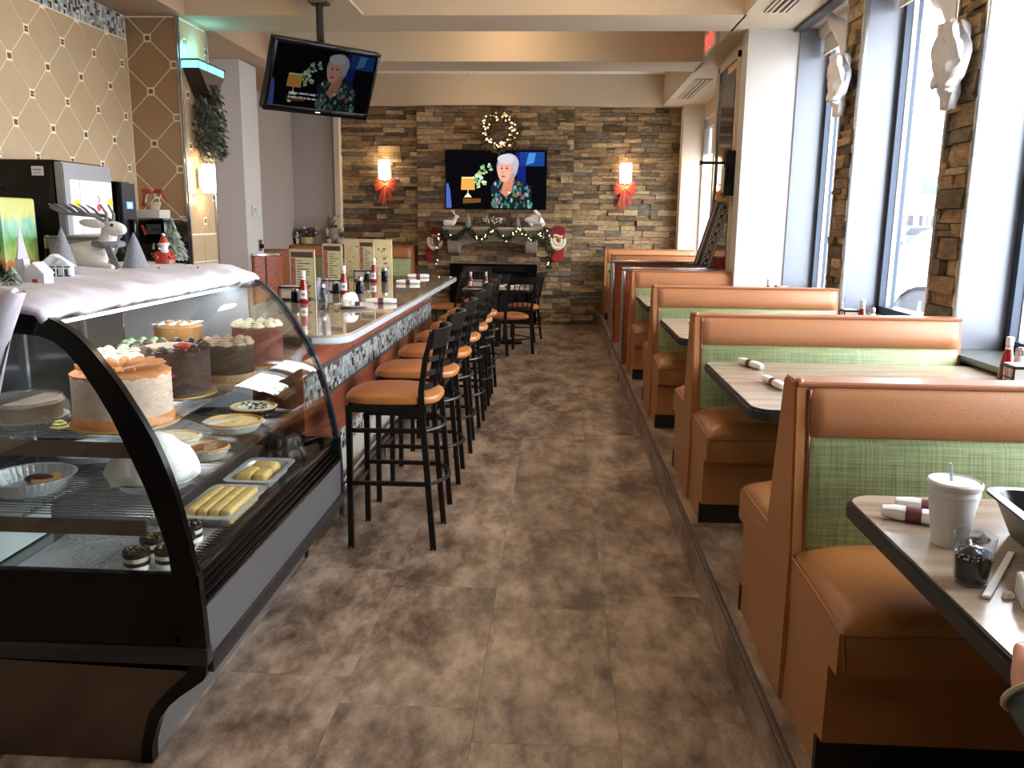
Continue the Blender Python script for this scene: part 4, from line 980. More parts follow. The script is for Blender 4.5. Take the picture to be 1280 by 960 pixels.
# church
t = thing('toy_church', 'white toy church with a tall steeple on the cotton snow', 'figurine', (-1.64, 2.56, ZS - .01))
PL = mat('toy_white', rgb(222, 226, 230), .5)
O('nave', box(bmn(), -.03, .03, -.02, .03, 0, .04), PL, t); O('gable_roof', prism(bmn(), [(-.036, .038), (0, .075), (.036, .038)], -.026, .034, 'y', r=.002), mat('snow_roof', rgb(232, 232, 238), .8), t)
O('doorway', B(-.008, .008, -.0225, -.02, 0, .022), mat('toy_red', rgb(176, 50, 50), .5), t)
O('tower', box(bmn(), -.065, -.037, -.01, .02, 0, .085), PL, t); O('steeple', lathe(bmn(), [(.022, .083), (.014, .12), (.002, .185)], 4, (-.051, .005, 0)), PL, t)
t = thing('toy_cottage', 'white toy cottage with porch railings beside the grey cone tree', 'figurine', (-1.70, 2.76, ZS - .01), .3)
O('walls', B(-.045, .045, -.03, .03, 0, .055), PL, t); O('snowy_roof', prism(bmn(), [(-.055, .05), (-.01, .09), (.0, .09), (.052, .05)], -.036, .036, 'y', r=.003), mat('snow_roof', rgb(232, 232, 238), .8), t)
O('dormer', prism(bmn(), [(.005, .06), (.025, .082), (.045, .06)], -.045, -.02, 'y'), PL, t)
for k in range(2): O('porch_rail', B(-.04, .055, -.048, -.045, .018 + k * .03, .022 + k * .03), mat('dark_trim', rgb(60, 74, 78), .5), t)
for k in range(5): O('post', B(-.04 + k * .023, -.037 + k * .023, -.05, -.046, 0, .052), PL, t)
for k in range(3): O('window', B(-.035 + k * .03, -.02 + k * .03, -.032, -.03, .02, .042), MATS['dark_trim'], t)
# santa
t = thing('santa_figurine', 'small santa figurine in a red coat standing beside the frosted fir', 'figurine', (-1.71, 3.57, ZS - .01), .3); t.scale = (1.25, 1.25, 1.35)
RD = mat('toy_coat', rgb(168, 52, 40), .5); SK = mat('toy_skin', rgb(224, 176, 144), .5)
O('coat', lathe(bmn(), [(.034, 0), (.033, .02), (.026, .045), (.016, .058), (.001, .06)], 20), RD, t); O('fur_hem', lathe(bmn(), [(.036, 0), (.038, .006), (.035, .011)], 20), PL, t)
O('head', ball(bmn(), (0, -.004, .068), (.014, .014, .015), 12, 8), SK, t); O('beard', ball(bmn(), (.002, -.014, .058), (.013, .01, .018), 10, 7), PL, t)
O('hat', lathe(bmn(), [(.0165, .074), (.015, .084), (.009, .098), (.001, .104)], 14), RD, t); O('hat_trim', lathe(bmn(), [(.0175, .072), (.019, .076), (.0175, .08)], 14), PL, t); O('pompom', ball(bmn(), (0, 0, .105), .006, 8, 6), PL, t)
for s in (-1, 1): O('arm', tube(bmn(), [(s * .018, 0, .05), (s * .03, -.012, .036), (s * .018, -.026, .034)], [.008, .008, .006], 8), RD, t)
for i, (x, y, l) in enumerate(((-1.655, 3.50, 'small silver pine cone at the feet of the santa figurine'), (-1.60, 3.28, 'tiny dark pine cone on the snow edge near the reindeer'), (-1.50, 3.42, 'tiny dark pine cone on the snow right of the santa'), (-1.66, 3.66, 'tiny dark twig cone near the right end of the snow'))):
    t = thing('pine_cone', l, 'decoration', (x, y, ZS - .008), 0, 'pine cones on the cotton snow'); s = (1.7, .9, .7, .8)[i]
    b = bmn()
    for k in range(5): lathe(b, [(.004 * s, k * .004 * s), (.013 * s * (1 - k * .17), k * .004 * s + .001), (.004 * s, k * .004 * s + .005 * s)], 8, ripple=(.2, 4))
    O('scales', b, mat('cone_dark', rgb(74, 66, 62), .8) if i else mat('cone_silver', rgb(150, 150, 158), .5), t)
# ================================================================ BACK COUNTER + MACHINES
t = thing('back_counter', 'steel topped back counter along the diamond tiled wall', 'counter', (-3.45, 5.3, 0))
OW('cabinet', B(-3.765, -3.12, 3.4, 7.44, .08, .92), mat('dark_cabinet', rgb(70, 60, 54), .5), t)
OW('worktop', B(-3.768, -3.08, 3.38, 7.45, .92, .96, r=.004), M_STEEL, t); OW('plinth', B(-3.76, -3.16, 3.42, 7.42, 0, .08), M_KICK, t)
t = thing('soda_machine', 'tall black soda dispenser with backlit white drink panel against the tiled wall', 'machine', (-3.54, 5.77, .96))
OW('body', B(-3.775, -3.33, 5.47, 6.07, .96, 1.965, r=.012), M_BLACKG, t)
OW('front_bezel', prism(bmn(), [(5.47, 1.15), (5.47, 1.95), (6.07, 1.95), (6.07, 1.35), (5.9, 1.28), (5.65, 1.15)], -3.33, -3.27, 'x', r=.008), mat('satin_grey', rgb(150, 150, 156), .35, .5), t)
OW('lit_panel', B(-3.27, -3.262, 5.66, 6.05, 1.48, 1.84), emis('backlit_white', (1, 1, 1, 1), .9), t)
OW('lit_side_strip', B(-3.27, -3.263, 5.54, 5.64, 1.48, 1.84), emis('backlit_pale', (1, .98, .9, 1), .8), t)
for y, z, c, n, s in ((5.59, 1.68, (1, .8, .05, 1), 'yellow', .03), (5.86, 1.66, (.85, .08, .14, 1), 'red', .026), (6.02, 1.7, (1, .75, .05, 1), 'yellow', .03)):
    OW('drink_picture', lathe(bmn(), [(s, 0), (s, .002)], 14, (-3.262, y, z), 'x'), emis('print_' + n, c, 1.1), t)
OW('drink_picture', tube(bmn(), [(-3.259, 5.86, 1.69), (-3.259, 5.875, 1.72), (-3.259, 5.85, 1.74)], .004, 5), emis('print_red', (.85, .08, .14, 1), 1.1), t)
OW('nozzle_bar', B(-3.30, -3.22, 5.52, 6.04, 1.36, 1.44, r=.01), M_BLACKG, t)
for k in range(5): OW('nozzle', lathe(bmn(), [(.018, 0), (.022, .04), (.022, .07)], 12, (-3.25, 5.57 + k * .1, 1.30)), M_BLACKG, t)
OW('drip_tray', B(-3.33, -3.15, 5.48, 6.06, .96, 1.0), M_STEEL, t)
OW('sticker', B(-3.48, -3.40, 5.466, 5.47, 1.86, 1.92), M_WHT, t); OW('sticker_print', box(B(-3.47, -3.41, 5.4645, 5.466, 1.893, 1.903), -3.465, -3.42, 5.4645, 5.466, 1.875, 1.88), M_GREY, t)
t = thing('juice_dispenser', 'juice dispenser with green and orange fruit pictures and two bottles on top', 'machine', (-3.38, 4.86, .96))
def grad_mat():
    m = bpy.data.materials.new('fruit_print'); m.use_nodes = True; nt = m.node_tree; b = nt.nodes['Principled BSDF']; N = nt.nodes.new; L = nt.links.new
    tc = N('ShaderNodeTexCoord'); sp = N('ShaderNodeSeparateXYZ'); L(tc.outputs['Generated'], sp.inputs[0]); n = N('ShaderNodeTexNoise'); n.inputs['Scale'].default_value = 7; L(tc.outputs['Generated'], n.inputs[0])
    a = N('ShaderNodeMath'); a.operation = 'MULTIPLY_ADD'; a.inputs[1].default_value = .35; L(n.outputs[0], a.inputs[0]); L(sp.outputs[2], a.inputs[2])
    cr = N('ShaderNodeValToRGB'); e = cr.color_ramp.elements; e[0].position = .15; e[0].color = rgb(110, 60, 44); e[1].position = 1.1 if False else 1; e[1].color = rgb(206, 208, 130)
    for p, c in ((.32, (214, 150, 70)), (.48, (176, 104, 64)), (.56, (180, 190, 110)), (.72, (108, 160, 76)), (.88, (130, 190, 170))): x = e.new(p); x.color = rgb(*c)
    L(a.outputs[0], cr.inputs[0]); L(cr.outputs[0], b.inputs['Base Color']); b.inputs['Roughness'].default_value = .3; return m
OW('printed_panel', B(-3.66, -3.13, 4.60, 4.92, 1.16, 1.70, r=.015), grad_mat(), t)
OW('base', B(-3.66, -3.12, 4.56, 4.94, .96, 1.15, r=.01), mat('pale_grey_plastic', rgb(150, 150, 148), .4), t)
for x in (-3.27, -3.17):
    OW('bottle', lathe(bmn(), [(.04, 0), (.042, .01), (.042, .09), (.02, .125), (.018, .13)], 18, (x, 4.57, 1.60)), mat('pale_bottle', rgb(214, 216, 170), .3), t)
    OW('bottle_cap', lathe(bmn(), [(.024, 0), (.024, .03), (.02, .034)], 16, (x, 4.57, 1.727)), mat('grey_cap', rgb(150, 156, 164), .3), t)
    OW('bottle_label', lathe(bmn(), [(.0435, 0), (.0435, .045)], 18, (x, 4.57, 1.63)), M_WHT, t)
OW('tap', box(tube(bmn(), [(-3.2, 4.6, 1.40), (-3.2, 4.55, 1.40), (-3.2, 4.53, 1.36)], .018, 10), -3.22, -3.12, 4.52, 4.55, 1.40, 1.43), M_BLACKG, t)
for i, (x, y) in enumerate(((-3.20, 5.12), (-3.20, 5.30))):
    t = thing('syrup_bottle', ['dark syrup bottle with metal collar, left one of two beside the juice dispenser', 'dark syrup bottle with metal collar, right one of two by the grey bin'][i], 'bottle', (x, y, .96))
    O('glass_body', lathe(bmn(), [(.04, 0), (.042, .02), (.042, .30), (.016, .40), (.014, .46)], 18), M_BLACKG, t); O('collar', lathe(bmn(), [(.018, .44), (.018, .50), (.01, .52)], 14), M_STEEL, t)
for o in (('grey_bin', 'grey plastic bin on a black stand behind the reindeer', (-2.88, 4.98, .0)),):
    t = thing(o[0], o[1], 'bin', o[2])
    O('stand', B(-.16, .16, -.13, .13, 0, 1.35), M_KICK, t)
    O('bin', prism(bmn(), [(-.14, 1.352), (-.16, 1.47), (.16, 1.47), (.14, 1.352)], -.13, .13, 'y', r=.006), mat('grey_bin_plastic', rgb(112, 106, 104), .5), t)
    O('rim', B(-.168, .168, -.138, .138, 1.47, 1.482, r=.004), mat('grey_bin_plastic', rgb(112, 106, 104), .5), t)
t = thing('coffee_brewer', 'narrow black coffee brewer with a small blue display', 'machine', (-3.46, 6.33, .96))
OW('tower', B(-3.62, -3.31, 6.22, 6.44, .96, 1.86, r=.012), M_BLACKG, t); OW('face', prism(bmn(), [(6.23, 1.05), (6.23, 1.85), (6.44, 1.85), (6.44, 1.05)], -3.31, -3.285, 'x', r=.005), mat('charcoal_face', rgb(40, 44, 54), .25), t)
OW('blue_display', B(-3.285, -3.281, 6.30, 6.38, 1.66, 1.71), emis('blue_display', (.05, .16, 1, 1), 6), t); OW('display_digits', B(-3.281, -3.2805, 6.32, 6.36, 1.675, 1.695), emis('cyan_digits', (.3, .8, 1, 1), 6), t)
OW('spout', B(-3.285, -3.24, 6.3, 6.37, 1.40, 1.58, r=.008), M_BLACKG, t)
t = thing('espresso_machine', 'black and steel espresso machine with two brewing heads in the tiled corner', 'machine', (-3.45, 7.0, .96))
OW('body', B(-3.65, -3.27, 6.85, 7.3, 1.38, 1.585, r=.01), M_BLACKG, t); OW('top_trim', B(-3.65, -3.27, 6.84, 7.3, 1.575, 1.59), M_STEEL, t)
OW('back', B(-3.65, -3.27, 7.1, 7.3, .96, 1.38), M_BLACKG, t); OW('drip_tray', B(-3.66, -3.26, 6.8, 7.2, .96, 1.05, r=.005), M_STEEL, t)
for x in (-3.56, -3.36):
    OW('brew_head', lathe(bmn(), [(.03, 0), (.045, .01), (.045, .05), (.05, .06)], 18, (x, 6.9, 1.325)), M_CHROME, t)
    OW('portafilter', tube(bmn(), [(x, 6.88, 1.31), (x + .01, 6.72, 1.29)], .014, 10), M_BLACKG, t)
    OW('button_panel', B(x - .06, x + .06, 6.843, 6.85, 1.46, 1.54), mat('panel_grey', rgb(56, 58, 60), .4), t)
    for k in range(3): OW('button', B(x - .045 + k * .035, x - .02 + k * .035, 6.838, 6.843, 1.49, 1.51), M_STEEL, t)
t = thing('red_tag', 'small orange red tag hanging on the espresso machine front', 'tag', (-3.44, 6.84, 1.53)); O('tag', prism(bmn(), [(-.02, .0), (.0, .005), (.03, -.07), (.01, -.08)], -.008, -.004, 'y'), M_RIB, t)
t = thing('grey_box', 'light grey box standing on top of the espresso machine', 'box', (-3.44, 7.05, 1.59)); O('carton', B(-.12, .09, -.1, .1, 0, .07, r=.003), mat('pale_carton', rgb(176, 174, 170), .6), t); O('lid_seam', B(-.121, .091, -.101, .101, .05, .053), M_GREY, t)
t = thing('gift_basket', 'small woven basket with an orange red ribbon bow on the espresso machine', 'basket', (-3.44, 7.03, 1.66)); b = bmn()
for k in range(6): tube(b, [((.045 + k * .004) * cos(a * pi / 9), (.045 + k * .004) * sin(a * pi / 9), .006 + k * .01) for a in range(18)], .005, 5, closed=True)
O('basket_weave', b, mat('wicker', rgb(180, 158, 128), .8), t); O('handle', tube(bmn(), [(.06 * cos(radians(a)), 0, .06 + .09 * sin(radians(a))) for a in range(0, 181, 15)], .003, 5), M_WHT, t)
b = bmn()
for s in (-1, 1): prism(b, [(0, .145), (s * .04, .175), (s * .09, .17), (s * .085, .135), (s * .04, .13)], -.012, .012, 'y', r=.003)
prism(b, [(.07, .15), (.09, .155), (.14, .06), (.12, .06)], -.005, .0, 'y'); prism(b, [(-.07, .15), (-.06, .15), (-.07, .02), (-.10, .03)], -.005, .0, 'y'); O('ribbon_bow', b, M_RIB, t)
# ---------- tiled column fixtures
t = thing('bug_light', 'black wedge wall fixture glowing cyan along its top on the tiled column', 'light', (-3.32, 7.76, 2.68))
OW('body', prism(bmn(), [(7.49, 2.885), (8.07, 2.885), (7.80, 2.65), (7.74, 2.65)], -3.318, -3.17, 'x', r=.004), mat('dark_housing', rgb(52, 46, 44), .4), t)
OW('glow_panel', B(-3.316, -3.175, 7.495, 8.065, 2.885, 2.945), emis('cyan_glow', (.16, .8, .9, 1), 2.2), t); OW('rim', B(-3.32, -3.165, 7.48, 8.08, 2.945, 2.958), MATS['dark_housing'], t)
for k in range(4): OW('grille_bar', B(-3.176, -3.172, 7.5 + k * .187, 7.507 + k * .187, 2.885, 2.945), MATS['dark_housing'], t)
l = bpy.data.lights.new('cyan_light', 'POINT'); l.energy = 2.2; l.color = (.2, .85, .9); l.shadow_soft_size = .08; o = bpy.data.objects.new('cyan_light', l); COL.objects.link(o); o.parent = t; o.location = (.1, 0, .4)
M_SHADE = emis('sconce_shade', (1, .82, .58, 1), 5.0)
def sconce(label, x, y, z, face, h=.27, r=.08, power=6):
    t = thing('wall_sconce', label, 'lamp', (x, y, z), face, 'lit cylinder wall sconces')
    O('glass_shade', lathe(bmn(), [(r * .9, -h / 2), (r, -h / 2 + .02), (r, h / 2 - .02), (r * .92, h / 2)], 24, (0, -r - .03, 0)), M_SHADE, t)
    O('wall_plate', B(-.05, .05, -.02, 0, -.09, .09, r=.005), M_ALU, t)
    O('bracket', box(B(-.008, .008, -.06, -.02, -h / 2 - .02, -h / 2), -.03, .03, -r - .06, -.02, -h / 2 - .012, -h / 2), M_ALU, t)
    l = bpy.data.lights.new('sconce_light', 'POINT'); l.energy = power; l.color = (1, .68, .36); l.shadow_soft_size = .05
    for dz in (h / 2 + .05, -h / 2 - .06):
        o = bpy.data.objects.new('sconce_light', l); COL.objects.link(o); o.parent = t; o.location = (0, -r - .04, dz)
    return t
sconce('lit cylinder sconce on the tiled column under the hanging greenery', -3.322, 7.72, 1.95, pi / 2, .26, .06, 2)
sconce('lit cylinder sconce on the stone wall left of the large television', -2.70, 13.17, 2.35, 0, .29, .09, 2.2)
sconce('lit cylinder sconce on the stone wall right of the large television', .99, 13.17, 2.33, 0, .29, .09, 2.2)
def bow_decor(label, x, y, z):
    t = thing('ribbon_bow', label, 'bow', (x, y, z), 0, 'red ribbon bows under the stone wall sconces')
    for s in (-1, 1):
        for k, (a, m) in enumerate(((28, M_RIB), (0, M_RIB), (-28, M_RIB))):
            b = bmn(); prism(b, [(.01, -.012), (.10, -.04), (.17, -.035), (.18, 0), (.17, .035), (.10, .04), (.01, .012)], -.014, .014, 'y', r=.005)
            O('loop', b, m, t, loc=(0, -.02 - k * .012, 0), rot=(0, radians(-a) * s if s > 0 else radians(180 + a), 0))
            O('gold_edge', tube(bmn(), [(.02, -.02, .005), (.17, -.02, .012)], .004, 5), M_GOLD, t, loc=(0, -.02 - k * .012, 0), rot=(0, radians(-a) if s > 0 else radians(180 + a), 0))
    O('knot', ball(bmn(), (0, -.05, 0), (.026, .02, .026), 10, 7), M_RIB, t)
    for x0, x1, l_ in ((-.02, -.09, .30), (.01, -.02, .33), (.03, .10, .26)): O('tail', prism(bmn(), [(x0 - .02, 0), (x0 + .02, 0), (x1 + .035, -l_), (x1, -l_ + .03), (x1 - .035, -l_)], -.03, -.022, 'y', r=.002), M_RIB, t)
    O('gold_edge', tube(bmn(), [(-.0, -.034, 0), (-.03, -.034, -.3)], .004, 5), M_GOLD, t)
bow_decor('red ribbon bow with gold edges under the left stone wall sconce', -2.70, 13.12, 2.13)
bow_decor('red ribbon bow with gold edges under the right stone wall sconce', .99, 13.12, 2.11)
# greens on tiled column
def leafy(t, name, m, n, fn, L=.05, Wd=.018, seed=2, kind='stuff'):
    rr = random.Random(seed); b = bmn()
    for k in range(n):
        c, out = fn(rr); d = (out + Vector((rr.uniform(-.5, .5), rr.uniform(-.5, .5), rr.uniform(-.5, .5)))).normalized(); w = d.cross(Vector((rr.random() - .5, rr.random() - .5, rr.random() - .5))).normalized() * Wd * rr.uniform(.6, 1.2); l_ = L * rr.uniform(.6, 1.3)
        v = [b.verts.new(p) for p in (c, c + d * l_ * .5 + w, c + d * l_, c + d * l_ * .5 - w)]; f = b.faces.new(v); f.material_index = k % 2 if isinstance(m, list) else 0
    return O(name, b, m, t, kind=kind, smooth=0)
t = thing('hanging_greenery', 'dark eucalyptus greenery swag hanging below the cyan wall fixture', 'greenery', (-3.322, 7.82, 2.44))
M_EUC = [mat('euc_dark', rgb(54, 58, 50), .6), mat('euc_grey', rgb(92, 96, 84), .6)]
def swag(rr):
    z = rr.uniform(-.30, .36); w = .20 * (1 - abs(z / .42) ** 2) + .03; return Vector((rr.uniform(.01, .15), rr.uniform(-w, w), z)), Vector((.5, rr.uniform(-1, 1), -.7))
leafy(t, 'leaves', M_EUC, 1500, swag, .065, .014); O('stem', tube(bmn(), [(.02, 0, .34), (.04, .01, 0), (.03, 0, -.34)], .008, 6), mat('bark', rgb(78, 60, 46), .9), t)
# thermostat etc.
t = thing('thermostat', 'pair of small thermostats on the white daylit side of the grey column', 'thermostat', (-3.53, 9.68, 1.68))
O('unit', B(0, .02, -.10, .02, -.06, .06, r=.004), mat('pale_plastic', rgb(196, 196, 194), .4), t); O('screen', B(.02, .022, -.07, -.02, -.02, .035), M_GREY, t); O('small_unit', B(0, .018, .04, .13, -.055, .055, r=.004), mat('pale_plastic', rgb(196, 196, 194), .4), t)
t = thing('outlet_plate', 'steel outlet plate with black plug low on the white daylit side of the grey column', 'outlet', (-3.53, 9.80, 1.30)); O('plate', B(0, .008, -.06, .06, -.08, .05, r=.002), M_STEEL, t); O('plug', B(.008, .04, -.02, .03, -.05, .0, r=.005), M_BLACKG, t)
# ================================================================ TELEVISIONS
def portrait(dim=1.0):
    """flat screen picture: list of (polygon, colour, layer) in 0..1 screen units, y up"""
    R = random.Random(11); P = []
    def E(cx, cy, rx, ry, n=20, a0=0): return [(cx + rx * cos(2 * pi * i / n + a0), cy + ry * sin(2 * pi * i / n + a0)) for i in range(n)]
    P.append(([(0, 0), (1, 0), (1, 1), (0, 1)], (8, 8, 12), 0))
    P.append(([(.72, .30), (.80, .30), (.80, .98), (.70, .98)], (22, 30, 110), 1))
    P.append(([(.74, .74), (.985, .74), (.985, .985), (.74, .985)], (26, 62, 128), 1)); P.append(([(.80, .76), (.88, .80), (.90, .97), (.83, .97)], (70, 130, 200), 2))
    P.append(([(.0, 0), (.055, 0), (.04, .32), (.02, .44), (.0, .42)], (70, 96, 170), 1))
    P.append(([(.17, .08), (.35, .10), (.35, .17), (.17, .17)], (112, 70, 30), 1)); P.append(([(.18, .19), (.26, .19), (.22, .27)], (236, 226, 206), 2)); P.append(([(.215, .26), (.225, .26), (.225, .32), (.215, .32)], (200, 180, 150), 2))
    P.append(([(.15, .32), (.29, .32), (.285, .54), (.155, .54)], (226, 158, 70), 2)); P.append(([(.16, .52), (.28, .52), (.28, .545), (.16, .545)], (250, 220, 150), 3))
    for k in range(46):
        a = R.random(); cx = .30 + .05 * sin(a * 9) + R.uniform(-.02, .06) + a * .06; cy = .35 + a * .40 + R.uniform(-.06, .05); s = R.uniform(.008, .022)
        P.append((E(cx, cy, s, s * 1.6, 7), R.choice(((150, 190, 110), (206, 220, 170), (96, 140, 84), (190, 210, 214))), 2))
    P.append((E(.615, .72, .108, .235, 24), (150, 148, 158), 3)); P.append((E(.63, .78, .10, .18, 20), (176, 172, 180), 4))
    P.append(([(.50, .0), (.46, .2), (.45, .38), (.50, .50), (.60, .52), (.72, .52), (.80, .46), (.85, .36), (.87, 0)], (24, 38, 42), 4))
    P.append(([(.55, .28), (.59, .52), (.69, .55), (.66, .28), (.60, .20)], (196, 128, 104), 5))
    P.append((E(.585, .66, .068, .20, 22), (222, 160, 140), 6)); P.append((E(.655, .68, .02, .06, 12), (206, 146, 124), 6))
    P.append((E(.60, .86, .085, .085, 16), (196, 192, 200), 7))
    for x, y, rx, ry, c in ((.56, .70, .012, .014, (70, 48, 44)), (.612, .70, .014, .014, (70, 48, 44)), (.575, .56, .02, .016, (170, 60, 62)), (.568, .63, .008, .03, (196, 130, 112)), (.56, .735, .016, .006, (120, 96, 90)), (.612, .735, .018, .006, (120, 96, 90))): P.append((E(x, y, rx, ry, 10), c, 8))
    for k in range(120):
        x = R.uniform(.46, .86); y = R.uniform(.0, .46)
        if y > .5 - abs(x - .64) * .4: continue
        if .56 < x < .67 and y > .2: continue
        s = R.uniform(.006, .018); P.append((E(x, y, s, s * 2.6, 6, R.random()), R.choice(((30, 90, 96), (60, 120, 90), (120, 90, 60), (150, 160, 170), (20, 26, 30), (40, 140, 160), (90, 96, 110))), 6))
    P.append((E(.635, .28, .012, .02, 8), (236, 236, 236), 9)); P.append(([(.60, .34), (.64, .27), (.67, .34), (.66, .34), (.64, .30), (.61, .35)], (150, 110, 90), 8))
    return P
def screen_picture(t, w, h, y, dim, name='screen_picture'):
    cols = {}; V = []; F = []; MI = []; ms = []
    for poly, c, lay in portrait():
        c2 = tuple(int(q * dim) for q in c)
        if c2 not in cols:
            cols[c2] = len(ms); ms.append(emis('screen_%d_%d_%d' % c2, rgb(*c2), 1.0))
        o = len(V)
        for px, py in poly: px = min(max(px, 0), 1); py = min(max(py, 0), 1); V.append(((px - .5) * w, y - .0004 * lay, (py - .5) * h))
        F.append(tuple(range(o, o + len(poly)))); MI.append(cols[c2])
    return meshob(name, V, F, ms, t, None, MI)
t = thing('television', 'large television on the stone wall showing a grey haired woman and a lamp', 'television', (-.98, 13.05, 2.215))
O('casing', B(-.775, .775, -.03, .04, -.44, .44, r=.008), M_BLACKG, t); O('screen_glass', B(-.762, .762, -.033, -.03, -.425, .43), M_BLACKG, t); screen_picture(t, 1.52, .85, -.0345, .95)
O('wall_mount', B(-.2, .2, .04, .10, -.15, .15), M_BLK, t)
t = thing('television', 'small tilted television hanging from the ceiling above the bar counter', 'television', (-1.89, 6.83, 2.672), (.454, .009, .812))
t.rotation_mode = 'XYZ'; t.matrix_world = Matrix.Translation((-1.89, 6.83, 2.672)) @ Matrix.Rotation(.812, 4, 'Z') @ Matrix.Rotation(.454, 4, 'X')
O('casing', B(-.47, .47, 0, .07, -.275, .275, r=.012), M_BLACKG, t); O('bezel', box(box(box(B(-.47, .47, -.012, 0, .245, .275, r=.004), -.47, .47, -.012, 0, -.275, -.225, r=.004), -.47, -.442, -.012, 0, -.275, .275, r=.004), .442, .47, -.012, 0, -.275, .275, r=.004), M_BLACKG, t)
O('screen_panel', B(-.445, .445, -.004, .0, -.228, .248), mat('screen_dark', rgb(26, 28, 34), .15), t)
sp_ = screen_picture(t, .885, .47, -.0045, .42); sp_.location = (0, 0, .01)
O('logo_plate', B(-.022, .022, -.0135, -.012, -.256, -.248), emis('logo_white', (1, 1, 1, 1), .8), t)
for k, s in enumerate(("it must, where's ready", "it waits, he's in the one", 'for')): text('caption_line', s, .026, emis('caption', (.5, .5, .5, 1), .6), t, (-.28, -.009, -.125 - k * .034), (pi / 2, 0, 0))
b = bmn(); Mi = t.matrix_world.inverted()
for a, c, r in (((-1.95, 7.0, 3.3), (-1.95, 7.0, 3.0), .03), ((-1.95, 7.0, 3.02), (-1.86, 6.9, 2.85), .025), ((-1.9, 7.02, 2.95), (-1.87, 6.9, 2.68), .02)): tube(b, [Mi @ Vector(a), Mi @ Vector(c)], r, 8)
O('ceiling_arm', b, M_BLK, t); O('ceiling_plate', B(-.07, .07, -.07, .07, -.02, 0), M_BLK, t).matrix_basis = Mi @ Matrix.Translation((-1.95, 7.0, 3.30))
S('trim_14', B(-2.2, -1.7, 6.9, 7.45, 3.3, 3.32), M_CEIL)
# ================================================================ FIREPLACE
SM = mat('cast_stone', rgb(172, 162, 146), .8, var=.08, vscale=12)
t = thing('fireplace', 'fireplace insert with black surround in the stone wall', 'fireplace', (-1.0, 13.12, .0))
OW('black_surround', box(box(box(B(-1.69, -.33, 13.03, 13.12, .80, .94), -1.69, -1.55, 13.03, 13.12, .05, .8), -.47, -.33, 13.03, 13.12, .05, .8), -1.69, -.33, 13.03, 13.12, .02, .12), M_BLACKG, t)
OW('firebox_glass', B(-1.55, -.47, 13.08, 13.09, .12, .8), mat('dark_glass', rgb(26, 28, 34), .05), t)
OW('metal_edge', B(-1.70, -.32, 13.02, 13.12, .94, .95), mat('grey_trim', rgb(104, 96, 92), .4, .4), t)
for k in range(12): OW('vent_louvre', B(-1.5, -.52, 13.024, 13.03, .83 + (k % 6) * .014, .837 + (k % 6) * .014), M_BLK, t) if k < 6 else None
t = thing('mantel_shelf', 'carved grey stone mantel shelf with arched underside and two corbels', 'mantel', (-1.0, 13.12, 1.5))
OW('shelf_slab', B(-1.79, -.2, 12.78, 13.12, 1.455, 1.505, r=.008), SM, t)
OW('moulding', prism(bmn(), [(13.12, 1.455), (12.80, 1.455), (12.83, 1.42), (12.86, 1.39), (12.90, 1.36), (12.9, 1.34), (13.12, 1.34)], -1.76, -.23, 'x'), SM, t)
arc = [(-1.52, 1.18)] + [(-1.0 + .52 * cos(radians(180 - a)), 1.19 + .10 * sin(radians(a))) for a in range(0, 181, 12)] + [(-.48, 1.18), (-.42, 1.18), (-.42, 1.34), (-1.58, 1.34), (-1.58, 1.18)]
OW('arched_apron', prism(bmn(), arc, 12.94, 13.12, 'y'), SM, t)
for x in (-1.62, -.42): OW('corbel', prism(bmn(), [(13.12, 1.34), (12.86, 1.34), (12.87, 1.24), (12.93, 1.13), (12.98, 1.11), (13.12, 1.11)], x - .085, x + .085, 'x', r=.006), SM, t)
t = thing('garland', 'green garland with warm lights swagged over the mantel and hanging down both ends', 'garland', (-1.0, 12.74, 1.3))
path = [(-1.86, 0, .95), (-1.85, 0, 1.15), (-1.84, 0, 1.35), (-1.80, 0, 1.48)]
for k in range(4):
    x0 = -1.78 + k * .395; path += [(x0 + .395 * u, -.01, 1.50 - .17 * sin(pi * u)) for u in (.15, .3, .5, .7, .85, 1)]
path += [(-.16, 0, 1.40), (-.15, 0, 1.2), (-.145, 0, 1.0), (-.15, 0, .90)]
path = [Vector((x + 1.0, y, z - 1.3)) for x, y, z in path]
def onpath(rr, R=.034):
    i = rr.randrange(len(path) - 1); u = rr.random(); c = path[i].lerp(path[i + 1], u); d = Vector((rr.uniform(-1, 1), rr.uniform(-1, .3), rr.uniform(-1, 1))).normalized(); return c + d * R * rr.random(), d
leafy(t, 'garland_needles', M_NEEDLE, 2600, onpath, .04, .009, 5); O('garland_wire', tube(bmn(), path, .012, 6), M_NEEDLE, t)
bb = O('fairy_light', ball(bmn(), (0, 0, 0), .009, 8, 6), M_BULB, t, loc=path[0]); R = random.Random(6)
for k in range(34):
    c, d = onpath(R, .0); inst(bb, 'fairy_light', t, c + Vector((R.uniform(-.03, .03), -.035, R.uniform(-.03, .03))))
